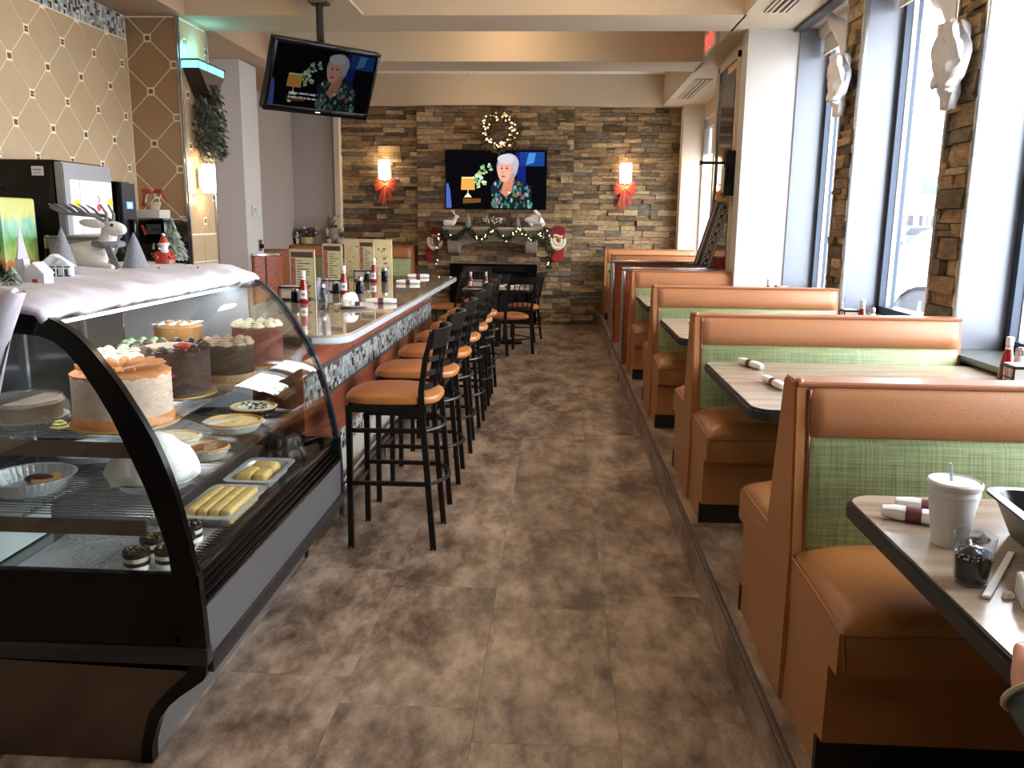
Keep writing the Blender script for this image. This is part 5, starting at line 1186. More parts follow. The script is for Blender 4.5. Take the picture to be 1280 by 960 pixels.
# mantel figures
for x, l, h in ((-1.39, 'slim grey cone tree at the left of the mantel shelf', .20), (-.63, 'slim pale cone tree at the right of the mantel shelf', .17)):
    t = thing('cone_tree', l, 'decoration', (x, 12.92, 1.505)); O('cone', lathe(bmn(), [(.05, 0), (.045, .02), (.03, h * .6), (.001, h)], 16), GLIT, t); O('glitter_trim', tube(bmn(), [(.046 * (1 - k / 30) * cos(k * .7), .046 * (1 - k / 30) * sin(k * .7), h * k / 31 + .01) for k in range(30)], .003, 4), M_WHT, t)
t = thing('reindeer_figurine', 'white reindeer figurine lying at the left end of the mantel', 'figurine', (-1.66, 12.9, 1.505))
skin('body', [(-.11, 0, .05), (-.04, 0, .055), (.04, 0, .055), (.07, 0, .10), (.08, 0, .155), (.13, -.01, .15)], chain(6), [.045, .055, .05, .03, .035, .016], W_, t, root=1, sub=1)
for s in (-1, 1): O('antler', tube(bmn(), [(.07, s * .02, .18), (.04, s * .04, .22), (.0, s * .05, .25)], [.008, .006, .003], 6), W_, t); O('antler_tine', tube(bmn(), [(.04, s * .04, .22), (.06, s * .045, .26)], [.006, .003], 6), W_, t)
t = thing('polar_bears', 'white polar bear figurine carrying a cub at the right end of the mantel', 'figurine', (-.35, 12.9, 1.505))
skin('bear_body', [(.09, 0, .12), (0, 0, .12), (-.08, 0, .13), (-.15, -.02, .12), (-.18, -.03, .105), (.09, .035, .02), (.09, -.035, .02), (-.07, -.04, .02), (-.07, .04, .02)], [(0, 1), (1, 2), (2, 3), (3, 4), (0, 5), (0, 6), (2, 7), (2, 8)], [.07, .07, .06, .042, .02, .035, .035, .03, .03], W_, t, root=1, sub=1)
skin('cub', [(.06, 0, .18), (0, 0, .20), (-.02, -.01, .25), (-.045, -.02, .245)], chain(4), [.04, .035, .032, .014], W_, t, root=1, sub=1)
t = thing('flower_cluster', 'dark flower and berry cluster in the middle of the mantel', 'flowers', (-1.0, 12.9, 1.505))
leafy(t, 'leaves', M_EUC, 160, lambda r: ((lambda a, q: (Vector((.26 * q * cos(a), .07 * q * sin(a), .03 + .10 * (1 - q) * r.random())), Vector((cos(a), sin(a), .6))))(r.random() * 6.28, r.random())), .06, .012, 8)
b = bmn(); R = random.Random(8)
for k in range(22): ball(b, (R.uniform(-.13, .13), -.05 + R.uniform(-.03, .03), .05 + R.uniform(0, .11)), .012, 6, 5)
O('white_berries', b, M_WHT, t, kind='stuff')
t = thing('wreath', 'gold and champagne wreath with warm lights above the large television', 'wreath', (-.92, 13.02, 2.93))
def ringp(R_, r_, rr): a = rr.random() * 6.283; b_ = rr.random() * 6.283; q = r_ * rr.random() ** .5; c = Vector(((R_ + q * cos(b_)) * cos(a), -abs(q * sin(b_)) * .9, (R_ + q * cos(b_)) * sin(a))); return c, Vector((cos(a) * cos(b_), -.6, sin(a) * cos(b_)))
leafy(t, 'wreath_leaves', [mat('wreath_brown', rgb(96, 84, 60), .6), mat('wreath_olive', rgb(84, 80, 60), .6)], 520, lambda r: ringp(.235, .075, r), .07, .014, 3)
O('ring', tube(bmn(), [(.23 * cos(a * pi / 12), 0, .23 * sin(a * pi / 12)) for a in range(24)], .03, 8, closed=True), mat('bark', rgb(78, 60, 46), .9), t)
R = random.Random(5); bau = O('bauble', ball(bmn(), (0, 0, 0), .024, 12, 8), mat('champagne', rgb(222, 196, 152), .2, .8), t, loc=(.2, -.07, .1))
for k in range(26): c, d = ringp(.22, .05, R); inst(bau, 'bauble', t, (c.x, -.075, c.z), scale=[R.uniform(.6, 1.2)] * 3)
bb2 = O('fairy_light', ball(bmn(), (0, 0, 0), .010, 8, 6), M_BULB, t, loc=(.22, -.1, 0))
for k in range(40): c, d = ringp(.22, .07, R); inst(bb2, 'fairy_light', t, (c.x, -.10, c.z))
def stocking(label, x, z, flip, rot=0):
    t = thing('santa_stocking', label, 'stocking', (x, 13.08, z), (0, rot, 0), 'santa face stockings beside the fireplace'); f = flip
    O('stocking_body', prism(bmn(), [(-.10 * f, .27), (.09 * f, .27), (.09 * f, -.02), (.05 * f, -.12), (.09 * f, -.22), (.03 * f, -.28), (-.08 * f, -.24), (-.11 * f, -.12), (-.10 * f, 0)], -.07, -.03, 'y', r=.012), M_RED, t)
    O('hat_brim', prism(bmn(), [(-.09 * f, .19), (.12 * f, .12), (.16 * f, .20), (-.0 * f, .29), (-.08 * f, .27)], -.095, -.05, 'y', r=.01), mat('dark_red', rgb(112, 24, 26), .8), t)
    O('face', lathe(bmn(), [(.06, 0), (.055, .02), (.001, .03)], 18, (0, -.075, .08), 'y', M=None), mat('felt_skin', rgb(206, 150, 120), .8), t)
    b = bmn(); R = random.Random(3)
    for k in range(34):
        a = radians(180 + k % 17 * 11.2); q = .06 + .045 * (k // 17); ball(b, (q * cos(a) * 1.0, -.10, .075 + q * sin(a) * 1.25), (.024, .016, .03), 7, 5)
    for k in range(7): ball(b, (-.06 + .02 * k, -.105, .135 + .01 * sin(k)), (.018, .014, .014), 7, 5)
    O('curly_beard', b, mat('cream_wool', rgb(226, 214, 190), .9), t); O('nose', ball(bmn(), (0, -.115, .08), .014, 8, 6), M_RED, t)
stocking('santa face stocking hanging left of the mantel garland', -1.93, 1.22, 1, .25)
stocking('santa face stocking hanging right of the mantel garland', -.02, 1.25, -1, .05)
# exit sign
t = thing('exit_sign', 'red exit sign on the soffit side between the ceiling beams', 'sign', (1.5, 8.95, 3.44))
O('housing', B(-.03, 0, -.33, .30, -.13, .10, r=.005), M_WHT, t)
for s, y in (('E', .27), ('X', .125), ('I', -.03), ('T', -.12)): text('letter', s, .21, emis('exit_red', (1, .03, .02, 1), 3), t, (-.032, y, -.10), (pi / 2, 0, -pi / 2), .001)
# ================================================================ TABLEWARE
def ketchup(label, x, y, z, group='ketchup bottles'):
    t = thing('ketchup_bottle', label, 'bottle', (x, y, z), random.uniform(-.3, .3))
    O('glass_body', lathe(bmn(), [(.028, 0), (.031, .004), (.031, .03), (.029, .075), (.0225, .115), (.0155, .15), (.013, .165)], 16), M_KETCH, t)
    O('cap', lathe(bmn(), [(.0155, .163), (.0165, .165), (.0165, .198), (.014, .203)], 16), M_WHT, t)
    O('neck_band', lathe(bmn(), [(.0165, .143), (.0145, .16)], 16, cap=False), M_WHT, t)
    b = bmn(); n = 8; R = [[b.verts.new((r * sin(radians(a)), -r * cos(radians(a)), z_)) for a in range(-48, 49, 12)] for z_, r in ((.028, .0316), (.06, .0305), (.082, .0288))]
    for i in range(2):
        for j in range(8): b.faces.new((R[i][j], R[i][j + 1], R[i + 1][j + 1], R[i + 1][j]))
    pl = O('paper_label', b, M_WHT, t, smooth=60)
    O('label_print', B(-.011, .011, -.0325, -.0312, .048, .062), mat('label_blue', rgb(90, 110, 150), .6), pl)
    return t
def shaker(label, x, y, z, m, h=.10, cat='jar', name='condiment_jar', r=.024):
    t = thing(name, label, cat, (x, y, z), 0)
    O('jar_body', lathe(bmn(), [(r, 0), (r * 1.05, .004), (r * 1.05, h * .7), (r * .85, h * .82)], 16), m, t); O('lid', lathe(bmn(), [(r * .9, h * .8), (r * .95, h * .84), (r * .9, h), (r * .5, h * 1.06)], 16), M_STEEL, t); return t
def caddy(label, x, y, z, rz=0, w=.09, d=.14, h=.09):
    t = thing('condiment_caddy', label, 'caddy', (x, y, z), rz)
    O('tray', B(-w, w, -d / 2, d / 2, 0, .012), M_BLK, t)
    for sx in (-w, w - .006): O('side_rail', box(B(sx, sx + .006, -d / 2, d / 2, h - .012, h), sx, sx + .006, -d / 2, d / 2, h * .45, h * .5), M_BLK, t)
    for sy in (-d / 2, d / 2 - .006): O('end_rail', B(-w, w, sy, sy + .006, h - .012, h), M_BLK, t)
    for sx in (-w, w - .006):
        for sy in (-d / 2, d / 2 - .006): O('post', B(sx, sx + .006, sy, sy + .006, .01, h), M_BLK, t)
    for k in range(5): O('sugar_packet', B(-w + .015, w - .015, -d / 2 + .02 + k * .02, -d / 2 + .03 + k * .02, .014, h + .002), mat(('packet_white', 'packet_pink')[k % 2], rgb(*((226, 222, 214), (206, 150, 156))[k % 2]), .8), t)
    return t
ZC = 1.0725
KP = ((-1.617, 5.235, 'near'), (-1.532, 5.914, 'middle'), (-1.575, 7.10, 'far'))
for i, (x, y, n) in enumerate(KP):
    ketchup('ketchup bottle on the bar counter, %s' % ('nearest the camera, beside the tall water glass', 'middle one of three, in front of the second menu', 'farthest of three, in front of the third menu')[i], x, y, ZC)
    caddy('black condiment caddy behind the %s ketchup bottle on the counter' % n, x - .12, y + .20, ZC)
    shaker('dark sauce jar with steel lid, right of the %s ketchup bottle' % n, x + .095 - .02 * (i == 2), y + .08, ZC, M_BLACKG, .115, r=.028)
    shaker('dark pepper jar with steel lid, left of the %s ketchup bottle' % n, x - .07, y + .04, ZC, M_BLACKG, .085)
def menu(label, x, y, w, h, rz):
    t = thing('menu_stand', label, 'menu', (x, y, ZC), rz)
    O('frame', box(box(box(B(-w / 2, w / 2, -.004, .004, h - .012, h), -w / 2, w / 2, -.004, .004, 0, .012), -w / 2, -w / 2 + .01, -.004, .004, 0, h), w / 2 - .01, w / 2, -.004, .004, 0, h), mat('frame_cream', rgb(206, 186, 158), .4), t)
    mp_ = O('menu_page', B(-w / 2 + .01, w / 2 - .01, -.003, .003, .012, h - .012), mat('menu_cream', rgb(226, 222, 178), .5), t)
    O('header_band', B(-w / 2 + .012, w / 2 - .012, -.0045, -.003, h - .055, h - .018), mat('menu_brown', rgb(92, 70, 62), .5), mp_)
    O('picture_strip', B(-w / 2 + .011, -w / 2 + .045, -.0045, -.003, .06, h - .06), mat('menu_picture', rgb(176, 110, 104), .5, var=.5, vscale=30), t)
    b = bmn(); R = random.Random(int(y * 10))
    for k in range(12):
        z = h - .08 - k * .018
        if z < .04: break
        box(b, -w / 2 + .055, -w / 2 + .055 + R.uniform(.3, .95) * (w - .075), -.0042, -.003, z, z + .005)
    O('menu_lines', b, mat('ink', rgb(60, 52, 46), .6), mp_); O('foot', B(-w / 2, w / 2, -.04, .04, 0, .006), M_CUP, t)
menu('menu stand nearest the display case on the bar counter', -1.70, 5.50, .19, .33, -.25)
menu('second menu stand on the bar counter, behind the middle ketchup bottle', -1.72, 6.32, .17, .345, -.3)
menu('third menu stand, in front of the large cream menu board', -1.67, 7.25, .15, .35, -.3)
t = thing('menu_board', 'large cream patterned menu board standing at the end of the counter', 'menu', (-1.78, 7.86, ZC), -.05)
O('board', B(-.235, .215, -.012, .012, 0, .34, r=.003), mat('parchment', rgb(206, 190, 146), .6, var=.12, vscale=25), t)
b = bmn(); R = random.Random(2)
for k in range(26): x, z = R.uniform(-.21, .17), R.uniform(.03, .3); box(b, x, x + R.uniform(.01, .035), -.0135, -.012, z, z + R.uniform(.003, .02))
O('printed_motifs', b, mat('ink_brown', rgb(124, 100, 66), .7), t); O('edge_trim', box(B(-.235, .215, -.014, .014, .334, .345), -.24, -.232, -.014, .014, 0, .345), mat('frame_cream', rgb(206, 186, 158), .4), t)
def napkin_roll(label, x, y, z, rz, L=.2, band=(104, 56, 66)):
    t = thing('napkin_roll', label, 'napkin', (x, y, z + .017), rz)
    O('paper_napkin', lathe(bmn(), [(.006, -L / 2), (.013, -L / 2 + .004), (.018, -L / 4), (.0165, 0), (.018, L / 4), (.014, L / 2 - .004), (.010, L / 2)], 14, (0, 0, 0), 'x', ripple=(.08, 5)), M_PAPER, t)
    O('paper_band', lathe(bmn(), [(.0185, -.017), (.0188, 0), (.0185, .017)], 14, (0.0, 0, 0), 'x', cap=False), mat('napkin_band_%d' % band[0], rgb(*band), .7), t)
    O('cutlery_tip', B(L / 2 - .01, L / 2 + .006, -.006, .006, -.002, .002), M_STEEL, t); return t
napkin_roll('napkin roll with dark band alone near the counter edge, second from the far end', -1.26, 6.98, ZC, .05, .20)
napkin_roll('napkin roll nearest the far end of the counter', -1.30, 7.74, ZC, .1, .20)
napkin_roll('napkin roll lying just behind the used plate on the counter', -1.13, 5.28, ZC, .1, .2)
t = thing('dinner_plate', 'white plate with a crumpled napkin on the bar counter', 'plate', (-1.24, 5.02, ZC))
O('plate_rim', lathe(bmn(), [(.06, 0), (.07, .002), (.12, .016), (.122, .019), (.07, .008), (.001, .007)], 36), M_WHT, t)
def crumple(name, label, x, y, z, r, hh, seed=1, cat='napkin'):
    b = bmesh.new(); bmesh.ops.create_icosphere(b, subdivisions=3, radius=1)
    for v in b.verts:
        d = 1 + noise.noise(v.co * 1.7 + Vector((seed, 0, 0))) * .55 + noise.noise(v.co * 5 + Vector((0, seed, 0))) * .18; v.co = Vector((v.co.x * r * d, v.co.y * r * d * .8, max(-.0, v.co.z * hh * d)))
    t = thing(name, label, cat, (x, y, z)); O('crumpled_paper', b, M_PAPER, t, smooth=25); return t
t = crumple('crumpled_napkin', 'crumpled white napkin heaped on the counter plate', -1.27, 5.01, ZC + .012, .062, .07, 3); O('band_scrap', B(.05, .08, -.055, -.045, .0, .03, r=.003), mat('napkin_band_104', rgb(104, 56, 66), .7), t)
t = thing('folded_slip', 'small folded brown paper slip beside the water glass on the counter', 'paper', (-1.33, 4.82, ZC)); O('slip', prism(bmn(), [(-.05, .0), (-.01, .016), (.06, .002), (.06, 0), (-.01, .012), (-.045, 0)], -.02, .02, 'y'), mat('kraft', rgb(132, 120, 96), .8), t)
def tumbler(label, x, y, z, r, h, fill, m_liq, name='drinking_glass', ice=0):
    t = thing(name, label, 'glass', (x, y, z))
    O('glass_wall', lathe(bmn(), [(r * .8, 0), (r * .82, .002), (r, h), (r * .96, h), (r * .78, .006), (.001, .006)], 28), M_CUP, t)
    if fill: O('drink', lathe(bmn(), [(r * .77, .007), (r * (.78 + .17 * fill), h * fill), (.001, h * fill)], 24), m_liq, t)
    R = random.Random(4)
    for k in range(ice): O('ice_cube', B(-.012, .012, -.012, .012, -.01, .01, r=.003), M_CUP, t, loc=(R.uniform(-.5, .5) * r, R.uniform(-.5, .5) * r, h * fill + .004 + (0 if fill > .3 else .02 * k)), rot=(R.random(), R.random(), R.random()))
    return t
tumbler('tall water glass with ice beside the nearest ketchup bottle', -1.395, 4.90, ZC, .042, .185, .12, M_CUP, ice=6)
# ---------- booth tables
ZT = .9205
t = thing('foam_cup', 'large white foam cup with lid and clear straw on the nearest booth table', 'cup', (.862, 1.765, ZT), 0); t.scale = (1, 1, .90)
O('cup_body', lathe(bmn(), [(.034, 0), (.035, .003), (.0505, .128), (.052, .129), (.052, .137), (.0515, .138), (.053, .150)], 36), M_WHT, t)
O('lid', lathe(bmn(), [(.054, .146), (.0555, .149), (.0555, .157), (.052, .161), (.048, .157), (.001, .158)], 36), mat('lid_white', rgb(226, 226, 228), .3), t)
O('straw', tube(bmn(), [(.0, .0, .10), (-.012, .004, .20)], .0035, 8), mat('clear_straw', rgb(196, 206, 204), .15, alpha=.75), t)
M_COLA = mat('cola', rgb(22, 12, 10), .08)
t = tumbler('clear plastic tumbler of dark cola in front of the foam cup', .815, 1.565, ZT, .0385, .098, .62, M_COLA, ice=3)
b = bmn(); R = random.Random(3)
for k in range(60): a = R.random() * 6.28; ball(b, (.0335 * cos(a), .0335 * sin(a), .058 + R.uniform(-.004, .005)), .0014, 5, 4)
O('bubbles', b, M_WHT, t, kind='stuff')
def table_roll(label, x0, y0, x1, y1, z, **k): return napkin_roll(label, (x0 + x1) / 2, (y0 + y1) / 2, z, math.atan2(y1 - y0, x1 - x0), math.hypot(x1 - x0, y1 - y0), **k)
table_roll('napkin roll with purple band, front one of two left of the foam cup', .775, 1.925, .905, 1.865, ZT, band=(104, 70, 92))
table_roll('napkin roll lying behind the front one, left of the foam cup', .83, 1.985, .97, 1.92, ZT)
table_roll('napkin roll farther from the camera on the second table', .905, 4.13, .97, 3.93, ZT)
table_roll('napkin roll nearer the camera on the second table, beside the first bench back', .915, 3.66, .945, 3.43, ZT)
table_roll('napkin roll on the third table', .90, 5.75, .99, 5.60, ZT)
t = thing('wrapped_straw', 'paper wrapped straw lying beside the cola tumbler', 'straw', (.885, 1.60, ZT + .004)); b = bmn(); prism(b, [(-.085, -.11), (-.072, -.115), (.09, .11), (.078, .115)], -.003, .003, 'z', r=.001); O('paper_sleeve', b, M_PAPER, t)
t = thing('paper_container', 'small white folded paper container at the right edge of the nearest table', 'container', (.895, 1.475, ZT)); O('carton', prism(bmn(), [(-.045, -.03), (.06, -.06), (.08, .03), (-.02, .045)], 0, .045, 'z', r=.003), M_WHT, t); O('flap', prism(bmn(), [(-.03, -.02), (.05, -.045), (.06, .02), (-.01, .03)], .045, .048, 'z'), M_WHT, t)
crumple('paper_scrap', 'small crumpled paper scrap between the wrapped straw and the paper container', .853, 1.50, ZT, .011, .012, 5, 'paper')
crumple('crumpled_wrapper', 'crumpled clear wrapper behind the cola tumbler beside the tub', .93, 1.80, ZT, .03, .02, 7, 'wrapper')
# black bus tub
t = thing('bus_tub', 'black plastic bus tub at the right of the nearest table', 'tub', (1.21, 1.66, ZT), -.10); b = bmn(); P = []
for s, z in ((.86, 0), (1, .085), (1.06, .087), (1.06, .093), (.965, .092), (.84, .008)):
    P.append([b.verts.new((px, py, z)) for px, py in rrect(-.235 * s, .235 * s, -.20 * s, .20 * s, .04 * s, 5)])
n = len(P[0])
for k in range(5):
    for i in range(n): b.faces.new((P[k][i], P[k][(i + 1) % n], P[k + 1][(i + 1) % n], P[k + 1][i]))
b.faces.new(P[0][::-1]); b.faces.new(P[-1]); O('tub_shell', b, mat('black_plastic', rgb(36, 34, 36), .3), t)
O('inner_rib', B(-.15, .15, -.008, .008, .012, .016), mat('black_plastic', rgb(36, 34, 36), .3), t)
for i, (x, y) in enumerate(((2.0, 3.76), (1.98, 5.52), (1.86, 7.5))):
    ketchup(['ketchup bottle at the window end of the second table, right edge of the photo', 'ketchup bottle at the window end of the third table', 'ketchup bottle at the window end of the fourth table'][i], x, y, ZT)
    caddy(['black condiment caddy beside the ketchup at the right edge of the photo', 'black condiment caddy beside the ketchup on the third table', 'black condiment caddy on the fourth table at the window'][i], x + (-.02, -.08, .13)[i], y - (.14, .0, .02)[i], ZT, 0, .05, .1, .10 if i == 0 else .14)
    shaker(['steel lidded shaker on the second table by the window', 'steel lidded shaker right of the ketchup on the third table', 'steel lidded shaker right of the ketchup on the fourth table'][i], x + .085, y + .06, ZT, mat('salt_glass', rgb(196, 198, 200), .15), .14)
ketchup('ketchup bottle standing on the far dining table', -.93, 10.8, .75); caddy('black caddy with packets on the far dining table', -1.06, 10.85, .75); shaker('steel lidded shaker right of the ketchup on the far dining table', -.83, 10.9, .75, MATS['salt_glass'])
ketchup('second ketchup bottle at the left side of the far dining table', -1.12, 10.72, .75)
napkin_roll('napkin roll lying on the far dining table', -.66, 10.75, .75, .1, .22); napkin_roll('napkin roll at the back of the far dining table', -.60, 11.0, .75, 0, .22)
# booth ledge items
t = thing('bear_figurine', 'fuzzy beige bear with a dark bow tie on the ledge at the back wall', 'figurine', (-3.48, 13.02, 1.215)); BF = mat('bear_fur', rgb(170, 158, 140), .95, var=.25, vscale=40, bump=.6, bscale=80)
O('body', ball(bmn(), (0, -.02, .15), (.12, .10, .15), 16, 10), BF, t); O('head', ball(bmn(), (0, -.03, .35), (.085, .08, .08), 14, 9), BF, t); O('muzzle', ball(bmn(), (.02, -.10, .335), (.035, .03, .028), 10, 7), BF, t); O('nose', ball(bmn(), (.022, -.13, .345), .011, 8, 6), M_BLACKG, t)
for s in (-1, 1):
    O('ear', ball(bmn(), (s * .065, -.02, .415), (.028, .016, .03), 10, 7), BF, t); O('arm', ball(bmn(), (s * .11, -.07, .17), (.035, .05, .09), 10, 7, rot=(0, .5, 0)), BF, t); O('foot', ball(bmn(), (s * .08, -.10, .04), (.05, .06, .045), 10, 7), BF, t)
    O('eye', ball(bmn(), (s * .03 + .01, -.105, .365), .007, 6, 5), M_BLACKG, t)
O('bow_tie', box(B(-.06, -.01, -.115, -.09, .255, .29, r=.008), .01, .06, -.115, -.09, .255, .29, r=.008), mat('dark_bow', rgb(50, 44, 40), .7), t); O('basket', ball(bmn(), (.13, -.1, .16), (.05, .03, .045), 10, 7), mat('dark_wicker', rgb(84, 70, 56), .8), t)
t = thing('flower_basket', 'small basket of red and cream flowers on the ledge beside the bear', 'flowers', (-3.93, 13.02, 1.215)); O('vase', lathe(bmn(), [(.09, 0), (.11, .10), (.1, .105)], 18), mat('yellow_pot', rgb(186, 184, 118), .5, var=.2, vscale=20), t)
leafy(t, 'leaves', M_EUC, 140, lambda r: (Vector((r.uniform(-.15, .15), r.uniform(-.08, .06), r.uniform(.09, .2))), Vector((r.uniform(-1, 1), -.4, .4))), .06, .014, 5)
b = bmn(); R = random.Random(15)
for k in range(26): ball(b, (R.uniform(-.16, .16), R.uniform(-.1, .02), R.uniform(.12, .25)), .019, 7, 5, mi=k % 2)
O('blossoms', b, [mat('blossom_red', rgb(140, 50, 54), .7), mat('blossom_cream', rgb(206, 190, 180), .7)], t, kind='stuff'); O('handle', tube(bmn(), [(-.14 + .02 * cos(a), 0, .14 + .10 * sin(a)) for a in (0, .5, 1, 1.5, 2, 2.5, 3)], .004, 5), M_STEEL, t)
for i, (x, m, l) in enumerate(((-4.08, M_WHT, 'small white sauce bottle on the ledge left of the flower basket'), (-4.05, M_BLACKG, 'dark jar on the ledge nearest the flower basket'))):
    shaker(l, x + i * -.06, 12.99 - i * .0, 1.215, m, .17 - i * .06, r=.03)
# ================================================================ RIGHT SIDE DECOR
t = thing('carved_plank', 'dark weathered carved plank with a gold bow leaning by the side door', 'decoration', (1.425, 8.5, 1.157))
# plank leans sideways: bottom nearer the aisle, top against the wall
b = bmn(); box(b, -.08, .08, -.028, .028, 0.02, .70, r=.006)
R_ = (0, radians(16), 0)
O('board', b, mat('weathered_wood', rgb(72, 64, 60), .7, var=.5, vscale=12, bump=.6, bscale=40), t, rot=R_)
b = bmn(); box(b, -.07, -.06, -.034, -.028, .03, .67); box(b, .06, .07, -.034, -.028, .03, .67); box(b, -.02, -.012, -.034, -.028, .03, .67)
for k in range(7):
    z = .09 + k * .09; tube(b, [(.025 + .026 * cos(a * pi / 5), -.032, z + .032 * sin(a * pi / 5)) for a in range(10)], .005, 5, closed=True); box(b, -.015, .06, -.034, -.028, z + .04, z + .047)
O('silver_carving', b, mat('worn_silver', rgb(170, 168, 166), .5, .4), t, rot=R_)
b = bmn()
for s in (-1, 1): prism(b, [(0, .69), (s * .05, .735), (s * .095, .73), (s * .09, .675), (s * .04, .665)], -.06, .0, 'y', r=.008)
ball(b, (0, -.06, .695), .02, 8, 6); O('gold_bow', b, M_GOLD, t, rot=R_)
t = thing('wall_speaker', 'black box with a thin bracket arm mounted by the side door', 'device', (1.695, 8.34, 2.07)); O('box_body', B(-.13, .0, -.10, .10, -.21, .21, r=.008), M_BLACKG, t); O('arm', tube(bmn(), [(-.13, 0, .10), (-.34, 0, .10)], .014, 8), M_BLK, t); O('arm_tip', B(-.36, -.33, -.015, .015, .08, .12), M_BLK, t); O('grille', B(-.134, -.13, -.08, .08, -.18, .05), M_BLK, t)
t = thing('red_votive', 'small dark red box on the divider cap beside the carved plank', 'box', (1.60, 8.5, 1.157)); O('box_body', B(-.055, .055, -.04, .04, 0, .10, r=.004), mat('votive_red', rgb(120, 36, 34), .5, var=.3, vscale=30), t); O('lid', B(-.058, .058, -.043, .043, .10, .112, r=.003), mat('votive_red', rgb(120, 36, 34), .5), t)
# white tissue drapes tied to the pier tops
M_TULLE = mat('tulle', rgb(222, 220, 224), .9, bump=.5, bscale=30)
def drape(label, y, z, s):
    t = thing('tissue_drape', label, 'decoration', (2.04, y, z), 0)
    for k, (dy, a, l_, w) in enumerate(((0, 0, .42, .11), (.03, .12, .30, .09), (-.05, -.15, .34, .09))):
        b = bmn(); R = []
        for i in range(12):
            u = i / 11; ww = w * (.45 + .9 * sin(pi * min(1, u * .9 + .1)) * (1 - u * .3)); row = []
            for j in range(9):
                v = j / 8 * 2 - 1; f = .03 * sin(v * 7 + u * 6 + k * 2); row.append(b.verts.new((-.03 * k - .02 + f - .015 * noise.noise(Vector((u * 4, v * 3, k))), dy + v * ww + a * u * .4, (.12 - l_ * u) + .03 * noise.noise(Vector((v * 3, u * 5, k + 4))))))
            R.append(row)
        for i in range(11):
            for j in range(8): b.faces.new((R[i][j], R[i][j + 1], R[i + 1][j + 1], R[i + 1][j]))
        o = O('tissue_fold', b, M_TULLE, t, smooth=70); o.modifiers.new('thick', 'SOLIDIFY').thickness = .004; o.scale = (s, s, s)
    O('knot', ball(bmn(), (-.05, 0, .06), (.04, .06, .05), 12, 8), M_TULLE, t)
    b = bmn(); R = []
    for i in range(14):
        u = i / 13; row = []
        for j in range(5): v = j / 4; row.append(b.verts.new((.10 + .03 * sin(v * 5 + u * 3), u * .75, .10 + .5 * u ** .8 - v * (.26 - .1 * u) + .02 * sin(u * 12))))
        R.append(row)
    for i in range(13):
        for j in range(4): b.faces.new((R[i][j], R[i][j + 1], R[i + 1][j + 1], R[i + 1][j]))
    o = O('swag', b, M_TULLE, t, smooth=70); o.modifiers.new('thick', 'SOLIDIFY').thickness = .004
drape('white tissue drape tied round the narrow stone pier near the white column', 6.48, 2.68, 1.0)
drape('white tissue drape tied round the wide stone pier at the upper right', 4.67, 2.50, 1.0)
# ================================================================ PERSON (arm reaching in at the lower right)
t = thing('person', 'fingers and sleeve cuff of a person resting on the nearest table edge', 'person', (.975, 1.055, ZT))
SKIN = mat('skin', rgb(216, 160, 134), .5, sss=.15, bump=.1, bscale=120)
pts = [(.702, 1.165, .872), (.703, 1.20, .900), (.712, 1.232, .937)]; rad = [(.022, .026), (.022, .028), (.013, .030)]; ed = [(0, 1), (1, 2)]
off = Vector((.95, 1.05, ZT))
def finger(b0, L, sp, droop, r):
    i = len(pts); d = Vector((.97, sp, 0)).normalized(); p = Vector(b0); P = [p]; ang = -.15
    for k, l_ in enumerate((L * .42, L * .33, L * .25)):
        ang += droop[k]; p = p + (d * cos(ang) + Vector((0, 0, -sin(ang)))) * l_; P.append(p)
    pts.extend([tuple(q) for q in P]); rad.extend([(r * 1.08, r), (r, r), (r * .93, r * .9), (r * .75, r * .7)]); ed.extend([(2, i), (i, i + 1), (i + 1, i + 2), (i + 2, i + 3)])
finger((.722, 1.262, .941), .068, .30, (.1, .25, .25), .0078)
finger((.724, 1.244, .944), .076, .16, (.1, .25, .25), .0085)
finger((.722, 1.225, .943), .073, .02, (.1, .25, .25), .0085)
finger((.718, 1.207, .940), .060, -.14, (.1, .25, .25), .0078)
i = len(pts); pts += [(.712, 1.182, .905), (.728, 1.172, .932), (.752, 1.172, .936)]; rad += [(.013, .012), (.0105, .010), (.008, .008)]; ed += [(1, i), (i, i + 1), (i + 1, i + 2)]
skin('hand', [tuple(Vector(p) - off) for p in pts], ed, rad, SKIN, t, root=1, sub=2)
SL = [Vector(p) for p in ((.700, 1.19, .897), (.712, 1.10, .855), (.77, .95, .78), (.90, .72, .74))]
O('sleeve', tube(bmn(), [p - off for p in SL], [.031, .034, .042, .05], 18, cap=False), mat('camo_sleeve', rgb(64, 72, 70), .9, var=.6, vscale=30), t).modifiers.new('thick', 'SOLIDIFY').thickness = .006
dd = (SL[1] - SL[0]).normalized(); u1 = dd.orthogonal().normalized(); u2 = dd.cross(u1)
O('cuff', tube(bmn(), [SL[0] - off + (u1 * cos(a * pi / 10) + u2 * sin(a * pi / 10)) * .033 for a in range(20)], .005, 6, closed=True), mat('cuff_pale', rgb(176, 172, 150), .8), t)
